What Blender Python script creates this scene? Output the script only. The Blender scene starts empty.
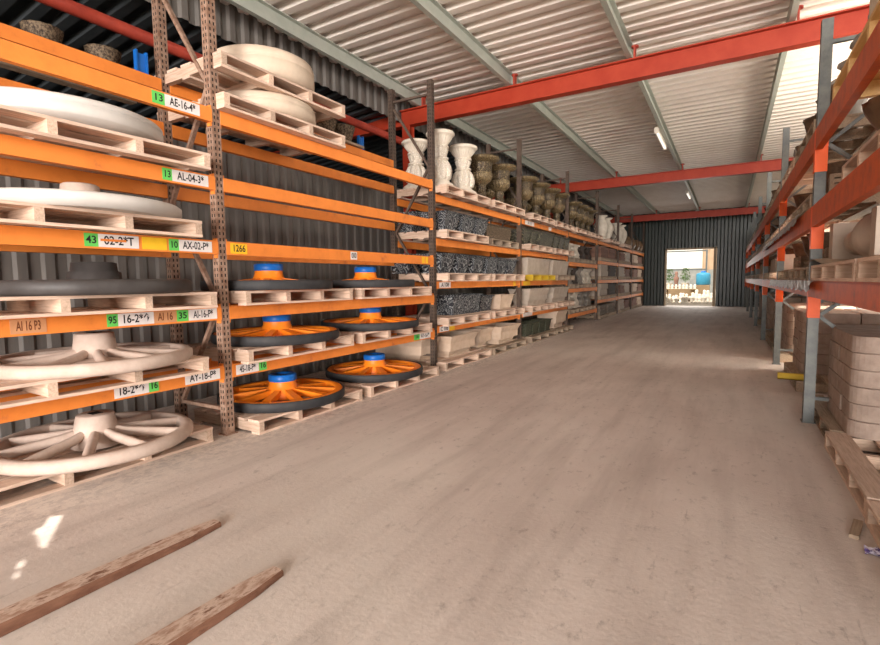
import bpy, bmesh, math, random
from mathutils import Vector, Matrix
random.seed(7)
PI = math.pi
sc = bpy.context.scene
COL = sc.collection

# ------------------------------------------------------------------ camera
EYE = 1.30
yaw, pitch, roll = 0.531210791, 0.0816602182, -0.0123062351
F = Vector((-math.sin(yaw)*math.cos(pitch), math.cos(yaw)*math.cos(pitch), -math.sin(pitch)))
Rt = Vector((math.cos(yaw), math.sin(yaw), 0)); Up = Rt.cross(F)
cr, sr = math.cos(roll), math.sin(roll)
Rc, Uc = cr*Rt + sr*Up, -sr*Rt + cr*Up
cam = bpy.data.cameras.new('camera'); camo = bpy.data.objects.new('camera', cam); COL.objects.link(camo)
cam.sensor_width = 36; cam.lens = 492.16/880*36; cam.clip_start = 0.05; cam.clip_end = 300
M = Matrix((Rc, Uc, -F)).transposed().to_4x4(); M.translation = (0, 0, EYE); camo.matrix_world = M
sc.camera = camo

# ------------------------------------------------------------------ world, sun, large lights, exposure
w = bpy.data.worlds.new('world'); sc.world = w; w.use_nodes = True
bg = w.node_tree.nodes['Background']; bg.inputs[0].default_value = (1.0, 0.95, 0.90, 1); bg.inputs[1].default_value = 0.8
def sun_lamp():
    l = bpy.data.lights.new('sun', 'SUN'); l.energy = 3.4; l.angle = 0.0045; l.color = (1, 0.95, 0.87)
    o = bpy.data.objects.new('sun', l); COL.objects.link(o)
    o.rotation_euler = Vector((0.25, 0.75, -1)).to_track_quat('-Z', 'Y').to_euler()
sun_lamp()
def area(name, loc, direction, sx, sy, power, color):
    l = bpy.data.lights.new(name, 'AREA'); l.shape = 'RECTANGLE'; l.size = sx; l.size_y = sy; l.energy = power; l.color = color
    o = bpy.data.objects.new(name, l); COL.objects.link(o); o.location = loc
    o.rotation_euler = Vector(direction).to_track_quat('-Z', 'Z').to_euler()
area('front_daylight', (3.2, -13.5, 2.2), (-0.3, 1, 0.03), 9.0, 4.4, 3150, (1, 0.935, 0.90))
area('side_daylight', (3.7, 8.5, 2.6), (-1, 0, 0.85), 21, 1.8, 1550, (1, 0.92, 0.80))
area('door_daylight', (-1.7, 27.6, 1.4), (0, -1, 0), 2.0, 2.4, 36, (1, 0.97, 0.93))
vs = sc.view_settings
vs.view_transform = 'Standard'; vs.look = 'None'; vs.gamma = 1; vs.use_curve_mapping = False; vs.exposure = 0.98

# ------------------------------------------------------------------ materials
def lin(c):
    return tuple(((v/255)/12.92 if v/255 <= 0.04045 else ((v/255+0.055)/1.055)**2.4) for v in c) + (1,)
MATS = {}
def mat(name, c1, c2=None, scale=6, rough=0.7, metal=0.0, bump=0.0, stretch=(1, 1, 1), lo=0.35, hi=0.65, vary=0.0, c3=None, detail=6, spec=0.3):
    """procedural noise mix of two (or three) paints of the thing itself"""
    if name in MATS: return MATS[name]
    m = bpy.data.materials.new(name); m.use_nodes = True; nt = m.node_tree; N = nt.nodes; L = nt.links
    b = N['Principled BSDF']; b.inputs['Roughness'].default_value = rough; b.inputs['Metallic'].default_value = metal
    b.inputs['Specular IOR Level'].default_value = spec
    tc = N.new('ShaderNodeTexCoord'); oi = N.new('ShaderNodeObjectInfo')
    add = N.new('ShaderNodeVectorMath'); add.operation = 'ADD'
    mul = N.new('ShaderNodeVectorMath'); mul.operation = 'MULTIPLY'; mul.inputs[1].default_value = stretch
    sc2 = N.new('ShaderNodeVectorMath'); sc2.operation = 'SCALE'; sc2.inputs[0].default_value = (17, 31, 23)
    L.new(oi.outputs['Random'], sc2.inputs['Scale'])
    L.new(tc.outputs['Object'], add.inputs[0]); L.new(sc2.outputs[0], add.inputs[1]); L.new(add.outputs[0], mul.inputs[0])
    n = N.new('ShaderNodeTexNoise'); n.inputs['Scale'].default_value = scale; n.inputs['Detail'].default_value = detail; n.inputs['Roughness'].default_value = 0.65
    L.new(mul.outputs[0], n.inputs['Vector'])
    r = N.new('ShaderNodeValToRGB'); e = r.color_ramp.elements
    e[0].position = lo; e[0].color = lin(c1); e[1].position = hi; e[1].color = lin(c2 or c1)
    if c3:
        k = e.new(min(0.98, hi+0.12)); k.color = lin(c3)
    L.new(n.outputs['Fac'], r.inputs['Fac'])
    out = r.outputs['Color']
    if vary:
        hs = N.new('ShaderNodeHueSaturation'); mr = N.new('ShaderNodeMapRange')
        mr.inputs['To Min'].default_value = 1-vary; mr.inputs['To Max'].default_value = 1+vary
        L.new(oi.outputs['Random'], mr.inputs['Value']); L.new(mr.outputs[0], hs.inputs['Value']); L.new(out, hs.inputs['Color']); out = hs.outputs['Color']
    L.new(out, b.inputs['Base Color'])
    if bump:
        bp = N.new('ShaderNodeBump'); bp.inputs['Strength'].default_value = bump; bp.inputs['Distance'].default_value = 0.01
        L.new(n.outputs['Fac'], bp.inputs['Height']); L.new(bp.outputs[0], b.inputs['Normal'])
    MATS[name] = m; return m

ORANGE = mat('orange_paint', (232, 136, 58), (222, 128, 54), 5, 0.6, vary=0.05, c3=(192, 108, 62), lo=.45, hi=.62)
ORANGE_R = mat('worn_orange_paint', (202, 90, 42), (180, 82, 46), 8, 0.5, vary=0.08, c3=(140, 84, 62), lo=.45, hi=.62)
CONN = mat('bright_orange_paint', (244, 98, 26), (232, 90, 24), 5, 0.45)
RUST = mat('rusty_steel', (116, 84, 66), (160, 134, 116), 18, 0.75, bump=.2, vary=.1)
STEEL_D = mat('dull_brown_steel', (74, 60, 52), (98, 82, 70), 12, 0.7, vary=.1)
GALV = mat('grey_galvanised_steel', (88, 92, 92), (112, 114, 110), 10, 0.5, metal=.2, vary=.05)
SLOT = mat('slot_hole', (26, 20, 17))
RED = mat('red_beam_paint', (160, 50, 28), (172, 62, 38), 4, 0.5)
REDPIPE = mat('red_pipe_paint', (176, 70, 52), (150, 56, 44), 6, 0.55)
PURLIN = mat('grey_green_purlin', (164, 170, 160), (176, 180, 170), 5, 0.55)
ROOF = mat('cream_roof_sheet', (232, 224, 216), (222, 212, 202), 1.6, 0.55, stretch=(1, .6, 1))
ROOFD = mat('dark_roof_sheet', (60, 64, 66), (72, 76, 78), 2, 0.6)
CLAD = mat('grey_wall_sheet', (98, 94, 90), (114, 108, 102), 2.5, 0.5, stretch=(1, 3, .4))
CLADB = mat('dark_green_grey_sheet', (50, 58, 55), (62, 68, 63), 2.0, 0.30, stretch=(3, 1, .4))
WOODX = mat('pallet_wood_across', (184, 156, 134), (216, 190, 168), 9, 0.8, stretch=(.6, 8, 8), vary=.16, bump=.15)
WOODY = mat('pallet_wood_along', (190, 162, 142), (220, 194, 174), 9, 0.8, stretch=(8, .6, 8), vary=.16, bump=.15)
WOODG = mat('grey_weathered_wood', (140, 122, 104), (172, 152, 130), 9, 0.85, stretch=(8, .6, 8), vary=.15, bump=.15)
WOODN = mat('new_yellow_wood', (222, 180, 118), (236, 200, 142), 7, 0.7, stretch=(8, .6, 8), vary=.05)
YELLOW = mat('yellow_paint', (206, 172, 40), (190, 156, 36), 6, 0.5)
WHEELO = mat('orange_wheel_paint', (244, 138, 34), (236, 126, 28), 3, 0.42)
TYRE = mat('black_tyre', (44, 44, 46), (56, 55, 55), 8, 0.6)
BLUE = mat('blue_cap_paint', (18, 92, 172), (24, 104, 188), 4, 0.4)
CREAMW = mat('cream_cast_wheel', (186, 164, 149), (204, 185, 171), 7, 0.7, bump=.08)
WHITEW = mat('white_cast_wheel', (208, 203, 196), (196, 190, 183), 3, 0.55)
DRUMC = mat('cream_white_cast', (214, 196, 174), (200, 181, 160), 5, 0.6)
BLACKW = mat('black_cast_wheel', (58, 54, 52), (72, 68, 66), 5, 0.5)
STONEW = mat('white_cast_stone', (222, 212, 196), (206, 194, 176), 9, 0.75, bump=.15)
STONEC = mat('cream_cast_stone', (206, 184, 162), (192, 168, 146), 6, 0.8, bump=.12, vary=.06)
STONEB = mat('beige_cast_stone', (186, 172, 156), (170, 156, 142), 6, 0.8, vary=.08)
STONEG = mat('grey_cast_stone', (150, 142, 132), (128, 120, 112), 8, 0.85, bump=.15, vary=.1)
BLOCK = mat('concrete_block', (170, 152, 138), (148, 130, 118), 10, 0.9, bump=.25, vary=.08)
REDSLAB = mat('reddish_slab', (140, 104, 88), (120, 90, 78), 8, 0.85, vary=.12)
GREYSLAB = mat('grey_slab', (140, 128, 114), (118, 108, 98), 8, 0.85, vary=.14)
DARKSLAB = mat('dark_slab', (82, 70, 62), (66, 58, 54), 8, 0.8, vary=.15)
PAPER = mat('white_label', (232, 226, 222), (220, 212, 208), 10, 0.6)
GREEN = mat('green_label', (104, 206, 96), (96, 194, 88), 8, 0.6)
YELLAB = mat('yellow_label', (246, 196, 44), (236, 186, 40), 10, 0.6)
CARD = mat('cardboard_label', (208, 152, 108), (196, 140, 98), 10, 0.8)
INK = mat('black_ink', (38, 34, 34))
BROWNINK = mat('brown_ink', (120, 70, 42))
WICKER = mat('dark_wicker', (58, 46, 36), (128, 110, 88), 45, 0.7, bump=.6, lo=.42, hi=.6)
TUBEM = mat('white_plastic', (228, 222, 208), (222, 214, 200), 3, 0.4)
BROWNPOT = mat('brown_glazed_pot', (96, 72, 52), (128, 104, 78), 6, 0.45, vary=.2)
PLASTIC = mat('silver_wrap', (178, 176, 176), (150, 148, 150), 12, 0.35, bump=.5, metal=.2)
FORK = mat('rusty_fork_steel', (104, 70, 54), (138, 100, 80), 18, 0.6, metal=.1, bump=.3, stretch=(1, .35, 1), c3=(104, 70, 54))
FORKT = mat('scraped_fork_top', (156, 124, 104), (206, 184, 168), 26, 0.6, bump=.3, stretch=(1, .4, 1), c3=(120, 84, 64), lo=.38, hi=.55)
TARP = mat('blue_plastic', (52, 128, 158), (64, 142, 170), 3, 0.45)
LEAF = mat('green_leaves', (78, 110, 58), (108, 138, 78), 12, 0.7)
OUTWHITE = mat('white_render', (236, 232, 224), (228, 222, 214), 2, 0.8)
OUTBEIGE = mat('beige_render', (186, 158, 130), (176, 148, 120), 2, 0.8)
YARD = mat('yard_ground', (150, 138, 122), (134, 122, 106), 1.2, 0.9)
PURPLE = mat('purple_wrapper', (100, 84, 140), (206, 200, 214), 30, 0.35, lo=.45, hi=.52)

def relief(name, base, high, scale, rough=.55, metal=0.0):
    """dark casting with its raised scrolls brushed in a lighter paint"""
    m = bpy.data.materials.new(name); m.use_nodes = True; nt = m.node_tree; N = nt.nodes; L = nt.links
    b = N['Principled BSDF']; b.inputs['Roughness'].default_value = rough; b.inputs['Metallic'].default_value = metal
    tc = N.new('ShaderNodeTexCoord'); ns = N.new('ShaderNodeTexNoise'); ns.inputs['Scale'].default_value = scale*.5; ns.inputs['Detail'].default_value = 1
    mx = N.new('ShaderNodeMix'); mx.data_type = 'VECTOR'; mx.inputs['Factor'].default_value = 0.12
    L.new(tc.outputs['Object'], ns.inputs['Vector']); L.new(tc.outputs['Object'], mx.inputs[4]); L.new(ns.outputs['Color'], mx.inputs[5])
    v = N.new('ShaderNodeTexVoronoi'); v.feature = 'F1'; v.inputs['Scale'].default_value = scale
    L.new(mx.outputs[1], v.inputs['Vector'])
    s = N.new('ShaderNodeMath'); s.operation = 'MULTIPLY'; s.inputs[1].default_value = 22; L.new(v.outputs['Distance'], s.inputs[0])
    si = N.new('ShaderNodeMath'); si.operation = 'SINE'; L.new(s.outputs[0], si.inputs[0])
    r = N.new('ShaderNodeValToRGB'); e = r.color_ramp.elements; e[0].position = .45; e[0].color = lin(base); e[1].position = .95; e[1].color = lin(high)
    L.new(si.outputs[0], r.inputs['Fac']); L.new(r.outputs['Color'], b.inputs['Base Color'])
    bp = N.new('ShaderNodeBump'); bp.inputs['Strength'].default_value = .5; bp.inputs['Distance'].default_value = .012
    L.new(si.outputs[0], bp.inputs['Height']); L.new(bp.outputs[0], b.inputs['Normal'])
    MATS[name] = m; return m
ORNATE = relief('black_ornate_casting', (38, 41, 48), (156, 158, 156), 12)
BRONZE = relief('bronze_gilt_casting', (50, 40, 28), (170, 146, 92), 16, .42, .35)
OLIVE = relief('olive_black_casting', (54, 52, 42), (136, 130, 104), 12)
STONER = relief('white_relief_stone', (212, 200, 182), (232, 224, 210), 14, .75)

def floor_mat():
    m = bpy.data.materials.new('dusty_concrete_floor'); m.use_nodes = True; nt = m.node_tree; N = nt.nodes; L = nt.links
    b = N['Principled BSDF']; b.inputs['Roughness'].default_value = .78; b.inputs['Specular IOR Level'].default_value = .25
    tc = N.new('ShaderNodeTexCoord')
    def noise(scale, st, det=5, rg=.6):
        mu = N.new('ShaderNodeVectorMath'); mu.operation = 'MULTIPLY'; mu.inputs[1].default_value = st; L.new(tc.outputs['Object'], mu.inputs[0])
        n = N.new('ShaderNodeTexNoise'); n.inputs['Scale'].default_value = scale; n.inputs['Detail'].default_value = det; n.inputs['Roughness'].default_value = rg
        L.new(mu.outputs[0], n.inputs['Vector']); return n
    def ramp(src, p0, c0, p1, c1):
        r = N.new('ShaderNodeValToRGB'); e = r.color_ramp.elements; e[0].position = p0; e[0].color = c0; e[1].position = p1; e[1].color = c1
        L.new(src.outputs['Fac'], r.inputs['Fac']); return r
    def mix(a, c, fac=None, f=.5, mode='MIX'):
        x = N.new('ShaderNodeMix'); x.data_type = 'RGBA'; x.blend_type = mode; x.inputs[0].default_value = f
        L.new(a.outputs[0] if not hasattr(a, 'type') or a.type != 'MIX' else a.outputs[2], x.inputs[6])
        if isinstance(c, tuple): x.inputs[7].default_value = c
        else: L.new(c.outputs[0] if c.type != 'MIX' else c.outputs[2], x.inputs[7])
        if fac: L.new(fac.outputs[0], x.inputs[0])
        return x
    base = ramp(noise(1.1, (1, .55, 1)), .35, lin((196, 183, 174)), .68, lin((216, 205, 196)))
    streak = ramp(noise(3.0, (1.6, .16, 1), 6), .46, (0, 0, 0, 1), .72, (.5, .5, .5, 1))
    x1 = mix(base, lin((160, 147, 138)), streak)
    spots = ramp(noise(14, (1, .6, 1), 8, .75), .56, (0, 0, 0, 1), .68, (.55, .55, .55, 1))
    x2 = mix(x1, lin((130, 118, 110)), spots)
    dust = ramp(noise(.55, (.8, .5, 1), 4), .50, (0, 0, 0, 1), .66, (.6, .6, .6, 1))
    x3 = mix(x2, lin((206, 198, 188)), dust)
    stain = ramp(noise(.9, (.7, .35, 1), 6, .7), .60, (0, 0, 0, 1), .74, (.45, .45, .45, 1))
    x4 = mix(x3, lin((122, 110, 100)), stain)
    # pale crumbs swept against the left racks
    sx = N.new('ShaderNodeSeparateXYZ'); L.new(tc.outputs['Object'], sx.inputs[0])
    mr = N.new('ShaderNodeMapRange'); mr.inputs['From Min'].default_value = -3.05; mr.inputs['From Max'].default_value = -3.5; L.new(sx.outputs['X'], mr.inputs['Value'])
    cr_ = ramp(noise(17, (1, .6, 1), 8, .8), .46, (0, 0, 0, 1), .53, (1, 1, 1, 1))
    mm = N.new('ShaderNodeMath'); mm.operation = 'MULTIPLY'; L.new(mr.outputs[0], mm.inputs[0]); L.new(cr_.outputs[0], mm.inputs[1])
    x5 = mix(x4, lin((226, 214, 202))); L.new(mm.outputs[0], x5.inputs[0])
    # thin dark scrape marks along the driving direction
    scr = ramp(noise(16, (1.6, .18, 1), 6, .7), .63, (0, 0, 0, 1), .70, (.35, .35, .35, 1))
    x6 = mix(x5, lin((118, 106, 100)), scr)
    L.new(x6.outputs[2], b.inputs['Base Color'])
    nb = noise(30, (1, 1, 1), 8, .7); bp = N.new('ShaderNodeBump'); bp.inputs['Strength'].default_value = .25; bp.inputs['Distance'].default_value = .01
    L.new(nb.outputs['Fac'], bp.inputs['Height']); L.new(bp.outputs[0], b.inputs['Normal'])
    return m
FLOOR = floor_mat()

# ------------------------------------------------------------------ mesh helpers
class MB:
    def __init__(s): s.v = []; s.f = []; s.m = []; s.sm = []
    def add(s, vs, fs, mi=0, smooth=False):
        o = len(s.v); s.v += [tuple(v) for v in vs]
        for f in fs: s.f.append(tuple(i+o for i in f)); s.m.append(mi); s.sm.append(smooth)
    def box(s, a, b, mi=0, top=None):
        """axis box from corner a to corner b; top=(dx,dy) insets the upper face"""
        x0, y0, z0 = a; x1, y1, z1 = b; t = top or (0, 0)
        s.add([(x0, y0, z0), (x1, y0, z0), (x1, y1, z0), (x0, y1, z0),
               (x0+t[0], y0+t[1], z1), (x1-t[0], y0+t[1], z1), (x1-t[0], y1-t[1], z1), (x0+t[0], y1-t[1], z1)],
              [(3, 2, 1, 0), (4, 5, 6, 7), (0, 1, 5, 4), (1, 2, 6, 5), (2, 3, 7, 6), (3, 0, 4, 7)], mi)
    def bar(s, p, q, wd, th, mi=0, upv=(0, 0, 1)):
        p, q = Vector(p), Vector(q); d = (q-p).normalized(); u = Vector(upv)
        if abs(d.dot(u)) > .97: u = Vector((1, 0, 0))
        a = d.cross(u).normalized()*wd/2; c = a.cross(d).normalized()*th/2
        vs = [p-a-c, p+a-c, p+a+c, p-a+c, q-a-c, q+a-c, q+a+c, q-a+c]
        s.add(vs, [(0, 1, 2, 3), (7, 6, 5, 4), (0, 4, 5, 1), (1, 5, 6, 2), (2, 6, 7, 3), (3, 7, 4, 0)], mi)
    def tube(s, pts, rad, n=10, mi=0, caps=True):
        pts = [Vector(p) for p in pts]; rs = rad if isinstance(rad, (list, tuple)) else [rad]*len(pts)
        vs = []; fs = []
        for i, p in enumerate(pts):
            d = (pts[min(i+1, len(pts)-1)]-pts[max(i-1, 0)]).normalized()
            u = Vector((0, 0, 1)) if abs(d.z) < .95 else Vector((1, 0, 0)); a = d.cross(u).normalized(); c = d.cross(a)
            for k in range(n): t = 2*PI*k/n; vs.append(p+(a*math.cos(t)+c*math.sin(t))*rs[i])
        for i in range(len(pts)-1):
            for k in range(n): fs.append((i*n+k, i*n+(k+1) % n, (i+1)*n+(k+1) % n, (i+1)*n+k))
        s.add(vs, fs, mi, True)
        if caps:
            s.add(vs[:n], [tuple(range(n))], mi); s.add(vs[-n:], [tuple(range(n-1, -1, -1))], mi)
    def lathe(s, prof, n=40, mi=0, c=(0, 0, 0), flute=None, smooth=True, sx=1, sy=1):
        """prof = [(r, z)...]; flute(z) -> (count, depth)"""
        vs = []; fs = []
        for r, z in prof:
            for k in range(n):
                t = 2*PI*k/n; rr = r
                if flute:
                    fn, fd = flute(z); rr = r*(1+fd*abs(math.cos(fn*t/2))-fd*.5) if fn else r
                vs.append((c[0]+rr*math.cos(t)*sx, c[1]+rr*math.sin(t)*sy, c[2]+z))
        for i in range(len(prof)-1):
            for k in range(n): fs.append((i*n+k, i*n+(k+1) % n, (i+1)*n+(k+1) % n, (i+1)*n+k))
        s.add(vs, fs, mi, smooth)
        if prof[0][0] > 1e-4: s.add(vs[:n], [tuple(range(n-1, -1, -1))], mi)
        if prof[-1][0] > 1e-4: s.add(vs[-n:], [tuple(range(n))], mi)
    def prism(s, poly, z0, z1, mi=0, axis='z'):
        n = len(poly)
        def P(a, b, h): return {'z': (a, b, h), 'x': (h, a, b), 'y': (a, h, b)}[axis]
        vs = [P(a, b, z0) for a, b in poly]+[P(a, b, z1) for a, b in poly]
        s.add(vs, [tuple(range(n-1, -1, -1)), tuple(range(n, 2*n))]+[(i, (i+1) % n, (i+1) % n+n, i+n) for i in range(n)], mi)
    def text(s, body, size, org, mi=1, squeeze=1.0):
        """flat lettering on a face looking to +X, reading along +Y, centred on org"""
        cu = bpy.data.curves.new('t', 'FONT'); cu.body = body; cu.size = size; cu.align_x = 'CENTER'; cu.align_y = 'CENTER'; cu.resolution_u = 3; cu.offset = size*.018
        o = bpy.data.objects.new('t', cu); COL.objects.link(o)
        dg = bpy.context.evaluated_depsgraph_get(); me = bpy.data.meshes.new_from_object(o.evaluated_get(dg))
        s.add([(org[0], org[1]+v.co.x*squeeze, org[2]+v.co.y) for v in me.vertices], [tuple(p.vertices) for p in me.polygons], mi)
        bpy.data.objects.remove(o); bpy.data.meshes.remove(me); bpy.data.curves.remove(cu)
    def xform(s, mtx): s.v = [tuple(mtx @ Vector(v)) for v in s.v]; return s
    def mesh(s, name, *mats):
        me = bpy.data.meshes.new(name); me.from_pydata(s.v, [], s.f)
        for m in mats: me.materials.append(m)
        me.polygons.foreach_set('material_index', s.m); me.polygons.foreach_set('use_smooth', s.sm)
        bm = bmesh.new(); bm.from_mesh(me); bmesh.ops.recalc_face_normals(bm, faces=bm.faces); bm.to_mesh(me); bm.free()
        me.update(); return me

def put(name, mesh, parent=None, loc=(0, 0, 0), rot=(0, 0, 0), scale=None):
    o = bpy.data.objects.new(name, mesh); COL.objects.link(o); o.location = loc; o.rotation_euler = rot
    if scale: o.scale = scale
    if parent: o.parent = parent
    return o
def tag(o, label, cat, group=None):
    o['label'] = label; o['category'] = cat
    if group: o['group'] = group
    return o
def thing(name, label, cat, loc=(0, 0, 0), group=None, rz=0):
    o = bpy.data.objects.new(name, None); o.empty_display_size = .1; COL.objects.link(o); o.location = loc; o.rotation_euler = (0, 0, rz)
    return tag(o, label, cat, group)
def struct(name, mesh):
    o = put(name, mesh); o['kind'] = 'structure'; return o
def box_mesh(a, b, *m):
    k = MB(); k.box(a, b); return k.mesh('box', *m)
def solo(name, mesh, label, cat, loc=(0, 0, 0), rot=(0, 0, 0), group=None, scale=None):
    return tag(put(name, mesh, None, loc, rot, scale), label, cat, group)

# ------------------------------------------------------------------ setting
WX, EX, YB, YF, ZR = -5.2, 2.75, 26.8, -4.5, 4.57
k = MB(); k.add([(-9, YF, 0), (EX, YF, 0), (EX, YB+.15, 0), (-9, YB+.15, 0)], [(0, 1, 2, 3)]); k.add([(-9, YF, -.2), (EX, YF, -.2), (EX, YB+.15, -.2), (-9, YB+.15, -.2)], [(3, 2, 1, 0)])
struct('floor', k.mesh('floor', FLOOR))
k = MB(); k.add([(-60, -60, -.02), (60, -60, -.02), (60, 90, -.02), (-60, 90, -.02)], [(0, 1, 2, 3)])
struct('ground', k.mesh('ground', YARD))

def ribs(p0, p1, pitch, depth, flat=.36, slope=.14):
    """trapezoid sheet profile: list of (position, offset)"""
    out = []; y = p0
    while y < p1:
        out += [(y, 0), (y+pitch*flat, 0), (y+pitch*(flat+slope), depth), (y+pitch*(1-slope), depth)]; y += pitch
    out.append((y, 0)); return [q for q in out if q[0] <= p1]
# roof: sheets run across the aisle; an unseen opening is added behind the viewer for the sun patches
k = MB(); pr = ribs(YF, YB+.1, .262, .06, flat=.40, slope=.09)
for i in range(len(pr)-1):
    (a, da), (b, db) = pr[i], pr[i+1]; xs = [WX-.3, EX+.1]
    if -2.76 < (a+b)/2 < -2.06: xs = [WX-.3, -4.48, -3.77, EX+.1]
    for j in range(0, len(xs), 2):
        x0, x1 = xs[j], xs[j+1]
        k.add([(x0, a, ZR+da), (x1, a, ZR+da), (x1, b, ZR+db), (x0, b, ZR+db)], [(0, 1, 2, 3)])
        k.add([(x0, a, ZR+da+.004), (x1, a, ZR+da+.004), (x1, b, ZR+db+.004), (x0, b, ZR+db+.004)], [(3, 2, 1, 0)])
struct('ceiling', k.mesh('ceiling', ROOF))
sun_cutouts = [[(-4.115, -2.397), (-4.047, -2.395), (-4.385, -2.185), (-4.435, -2.225), (-4.235, -2.36)],  # openings shaped so the sun throws the patches on the left floor
         [(-4.294, -2.351), (-4.234, -2.365), (-4.261, -2.333), (-4.322, -2.305), (-4.333, -2.324)],
         [(-3.98, -2.537), (-4.022, -2.503), (-4.0, -2.495), (-3.957, -2.514), (-3.921, -2.549)],
         [(-3.91, -2.57), (-3.921, -2.549), (-3.868, -2.564), (-3.856, -2.583)]]
def inside(x, y, pg):
    c = False
    for i in range(len(pg)):
        (x0, y0), (x1, y1) = pg[i-1], pg[i]
        if (y0 > y) != (y1 > y) and x < (x1-x0)*(y-y0)/(y1-y0)+x0: c = not c
    return c
k = MB(); cs = .01
for i in range(80):
    j = 0
    while j < 95:
        x, y = -4.52+i*cs, -2.88+j*cs
        if any(inside(x+cs/2, y+cs/2, t_) for t_ in sun_cutouts): j += 1; continue
        e = j
        while e < 95 and not any(inside(x+cs/2, -2.88+e*cs+cs/2, t_) for t_ in sun_cutouts): e += 1
        y2 = -2.88+e*cs; k.add([(x, y, ZR-.003), (x+cs, y, ZR-.003), (x+cs, y2, ZR-.003), (x, y2, ZR-.003)], [(0, 1, 2, 3)]); j = e
struct('ceiling_sun_mask', k.mesh('ceiling_sun_mask', ROOF))  # added unseen plate, cut to shape the sunlight on the floor
# lower roof and far wall of the dark bay beyond the racks on the left
k = MB()
for i in range(len(pr)-1):
    (a, da), (b, db) = pr[i], pr[i+1]
    k.add([(-9, a, 4.05+da), (WX-.05, a, 4.35+da), (WX-.05, b, 4.35+db), (-9, b, 4.05+db)], [(0, 1, 2, 3)])
    k.add([(-9, a, 4.06+da), (WX-.05, a, 4.36+da), (WX-.05, b, 4.36+db), (-9, b, 4.06+db)], [(3, 2, 1, 0)])
struct('ceiling_lower', k.mesh('ceiling_lower', ROOFD))
def sheet(axis, at, p0, p1, z0, z1, pitch, depth, m, name, hole=None, th=.004):
    k = MB(); q = ribs(p0, p1, pitch, depth)
    for i in range(len(q)-1):
        (a, da), (b, db) = q[i], q[i+1]; spans = [(z0, z1)]
        if hole and a >= hole[0]-.02 and b <= hole[1]+.12: spans = [(hole[2], z1)]
        for u, v in spans:
            for off, fl in ((0, 0), (-th if axis == 'x' else th, 1)):
                if axis == 'x': vs = [(at+da+off, a, u), (at+db+off, b, u), (at+db+off, b, v), (at+da+off, a, v)]
                else: vs = [(a, at-da+off, u), (b, at-db+off, u), (b, at-db+off, v), (a, at-da+off, v)]
                k.add(vs, [(0, 1, 2, 3) if not fl else (3, 2, 1, 0)])
    return struct(name, k.mesh(name, m))
sheet('x', WX, YF, YB, 0, 3.0, .2, .016, CLAD, 'wall_left')
sheet('x', WX, YF, YB, 4.17, 4.66, .2, .03, CLAD, 'wall_left_upper')
k = MB(); k.box((-9.05, YF, -.1), (-9, YB, 4.2)); struct('wall_left_far', k.mesh('w', ROOFD))
k = MB(); k.box((-9, YB, 0), (WX-.06, YB+.05, 4.5)); k.box((-9, YF, 0), (WX-.06, YF+.05, 4.5)); struct('wall_side_bay', k.mesh('w', ROOFD))
DX0, DX1, DZ = -2.72, -.66, 2.74
k0 = sheet('y', YB, WX, EX, 0, 4.6, .3, .085, CLADB, 'wall_back', hole=(DX0, DX1, DZ))
k = MB(); k.box((DX0-.06, YB-.09, 0), (DX0+.02, YB+.06, DZ+.04)); k.box((DX1-.02, YB-.09, 0), (DX1+.10, YB+.06, DZ+.04)); k.box((DX0-.06, YB-.09, DZ-.02), (DX1+.10, YB+.06, DZ+.06))
struct('trim_door', k.mesh('trim_door', mat('door_frame_paint', (176, 158, 132), (162, 146, 122), 4, .6)))
k = MB(); k.box((WX+.02, YB-.16, 4.32), (EX, YB-.06, 4.5)); struct('trim_back_rail', k.mesh('trim', PURLIN))
sheet('x', EX-.02, YF, YB, 0, 2.7, .25, .03, CLADB, 'wall_right')

# red roof beams: I-section, with column at the left end
def ibeam(y, x0, x1, z0, h=.28, wd=.15):
    k = MB(); k.box((x0, y-wd/2, z0), (x1, y+wd/2, z0+.018)); k.box((x0, y-wd/2, z0+h-.018), (x1, y+wd/2, z0+h)); k.box((x0, y-.006, z0+.018), (x1, y+.006, z0+h-.018))
    return k.mesh('ibeam', RED)
PX = [-4.78, -3.08, -1.30, .55, 2.45]
for i, (y, z, lab) in enumerate([(7.57, 4.09, 'nearest red steel roof beam crossing the aisle above the white pedestals'),
                                 (15.7, 4.08, 'middle red steel roof beam crossing above the far gilt urns'),
                                 (25.0, 4.03, 'farthest red steel roof beam just before the dark back wall')]):
    t = thing('roof_beam', lab, 'beam', (0, y, z), 'red roof beams')
    put('girder', ibeam(0, -8.9, 2.7, 0), t)
    k = MB()
    for s in (-.065, .065): k.box((-5.14, s-.01, -z+.01), (-4.98, s+.01, 0))
    k.box((-5.066, -.06, -z+.01), (-5.054, .06, 0)); put('column', k.mesh('column', RED), t)
    k = MB()
    for s in (-.065, .065): k.box((2.5, s-.01, -z+.01), (2.66, s+.01, 0))
    k.box((2.574, -.06, -z+.01), (2.586, .06, 0)); put('column', k.mesh('column', RED), t)
    cl = MB(); cl.box((-.012, -.05, 0), (.012, .05, .17)); cl.lathe([(.05, 0), (.05, .02)], 12, 0, (0, 0, .15)); cm = cl.mesh('cleat', REDPIPE)
    for x in PX[:4]: put('cleat', cm, t, (x+.065, -.02, .28))
wh = ['above the far edge of the left racks', 'left of the aisle centre', 'over the aisle carrying the tube lights', 'at the left edge of the bright strip', 'beyond the right rack']
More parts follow.
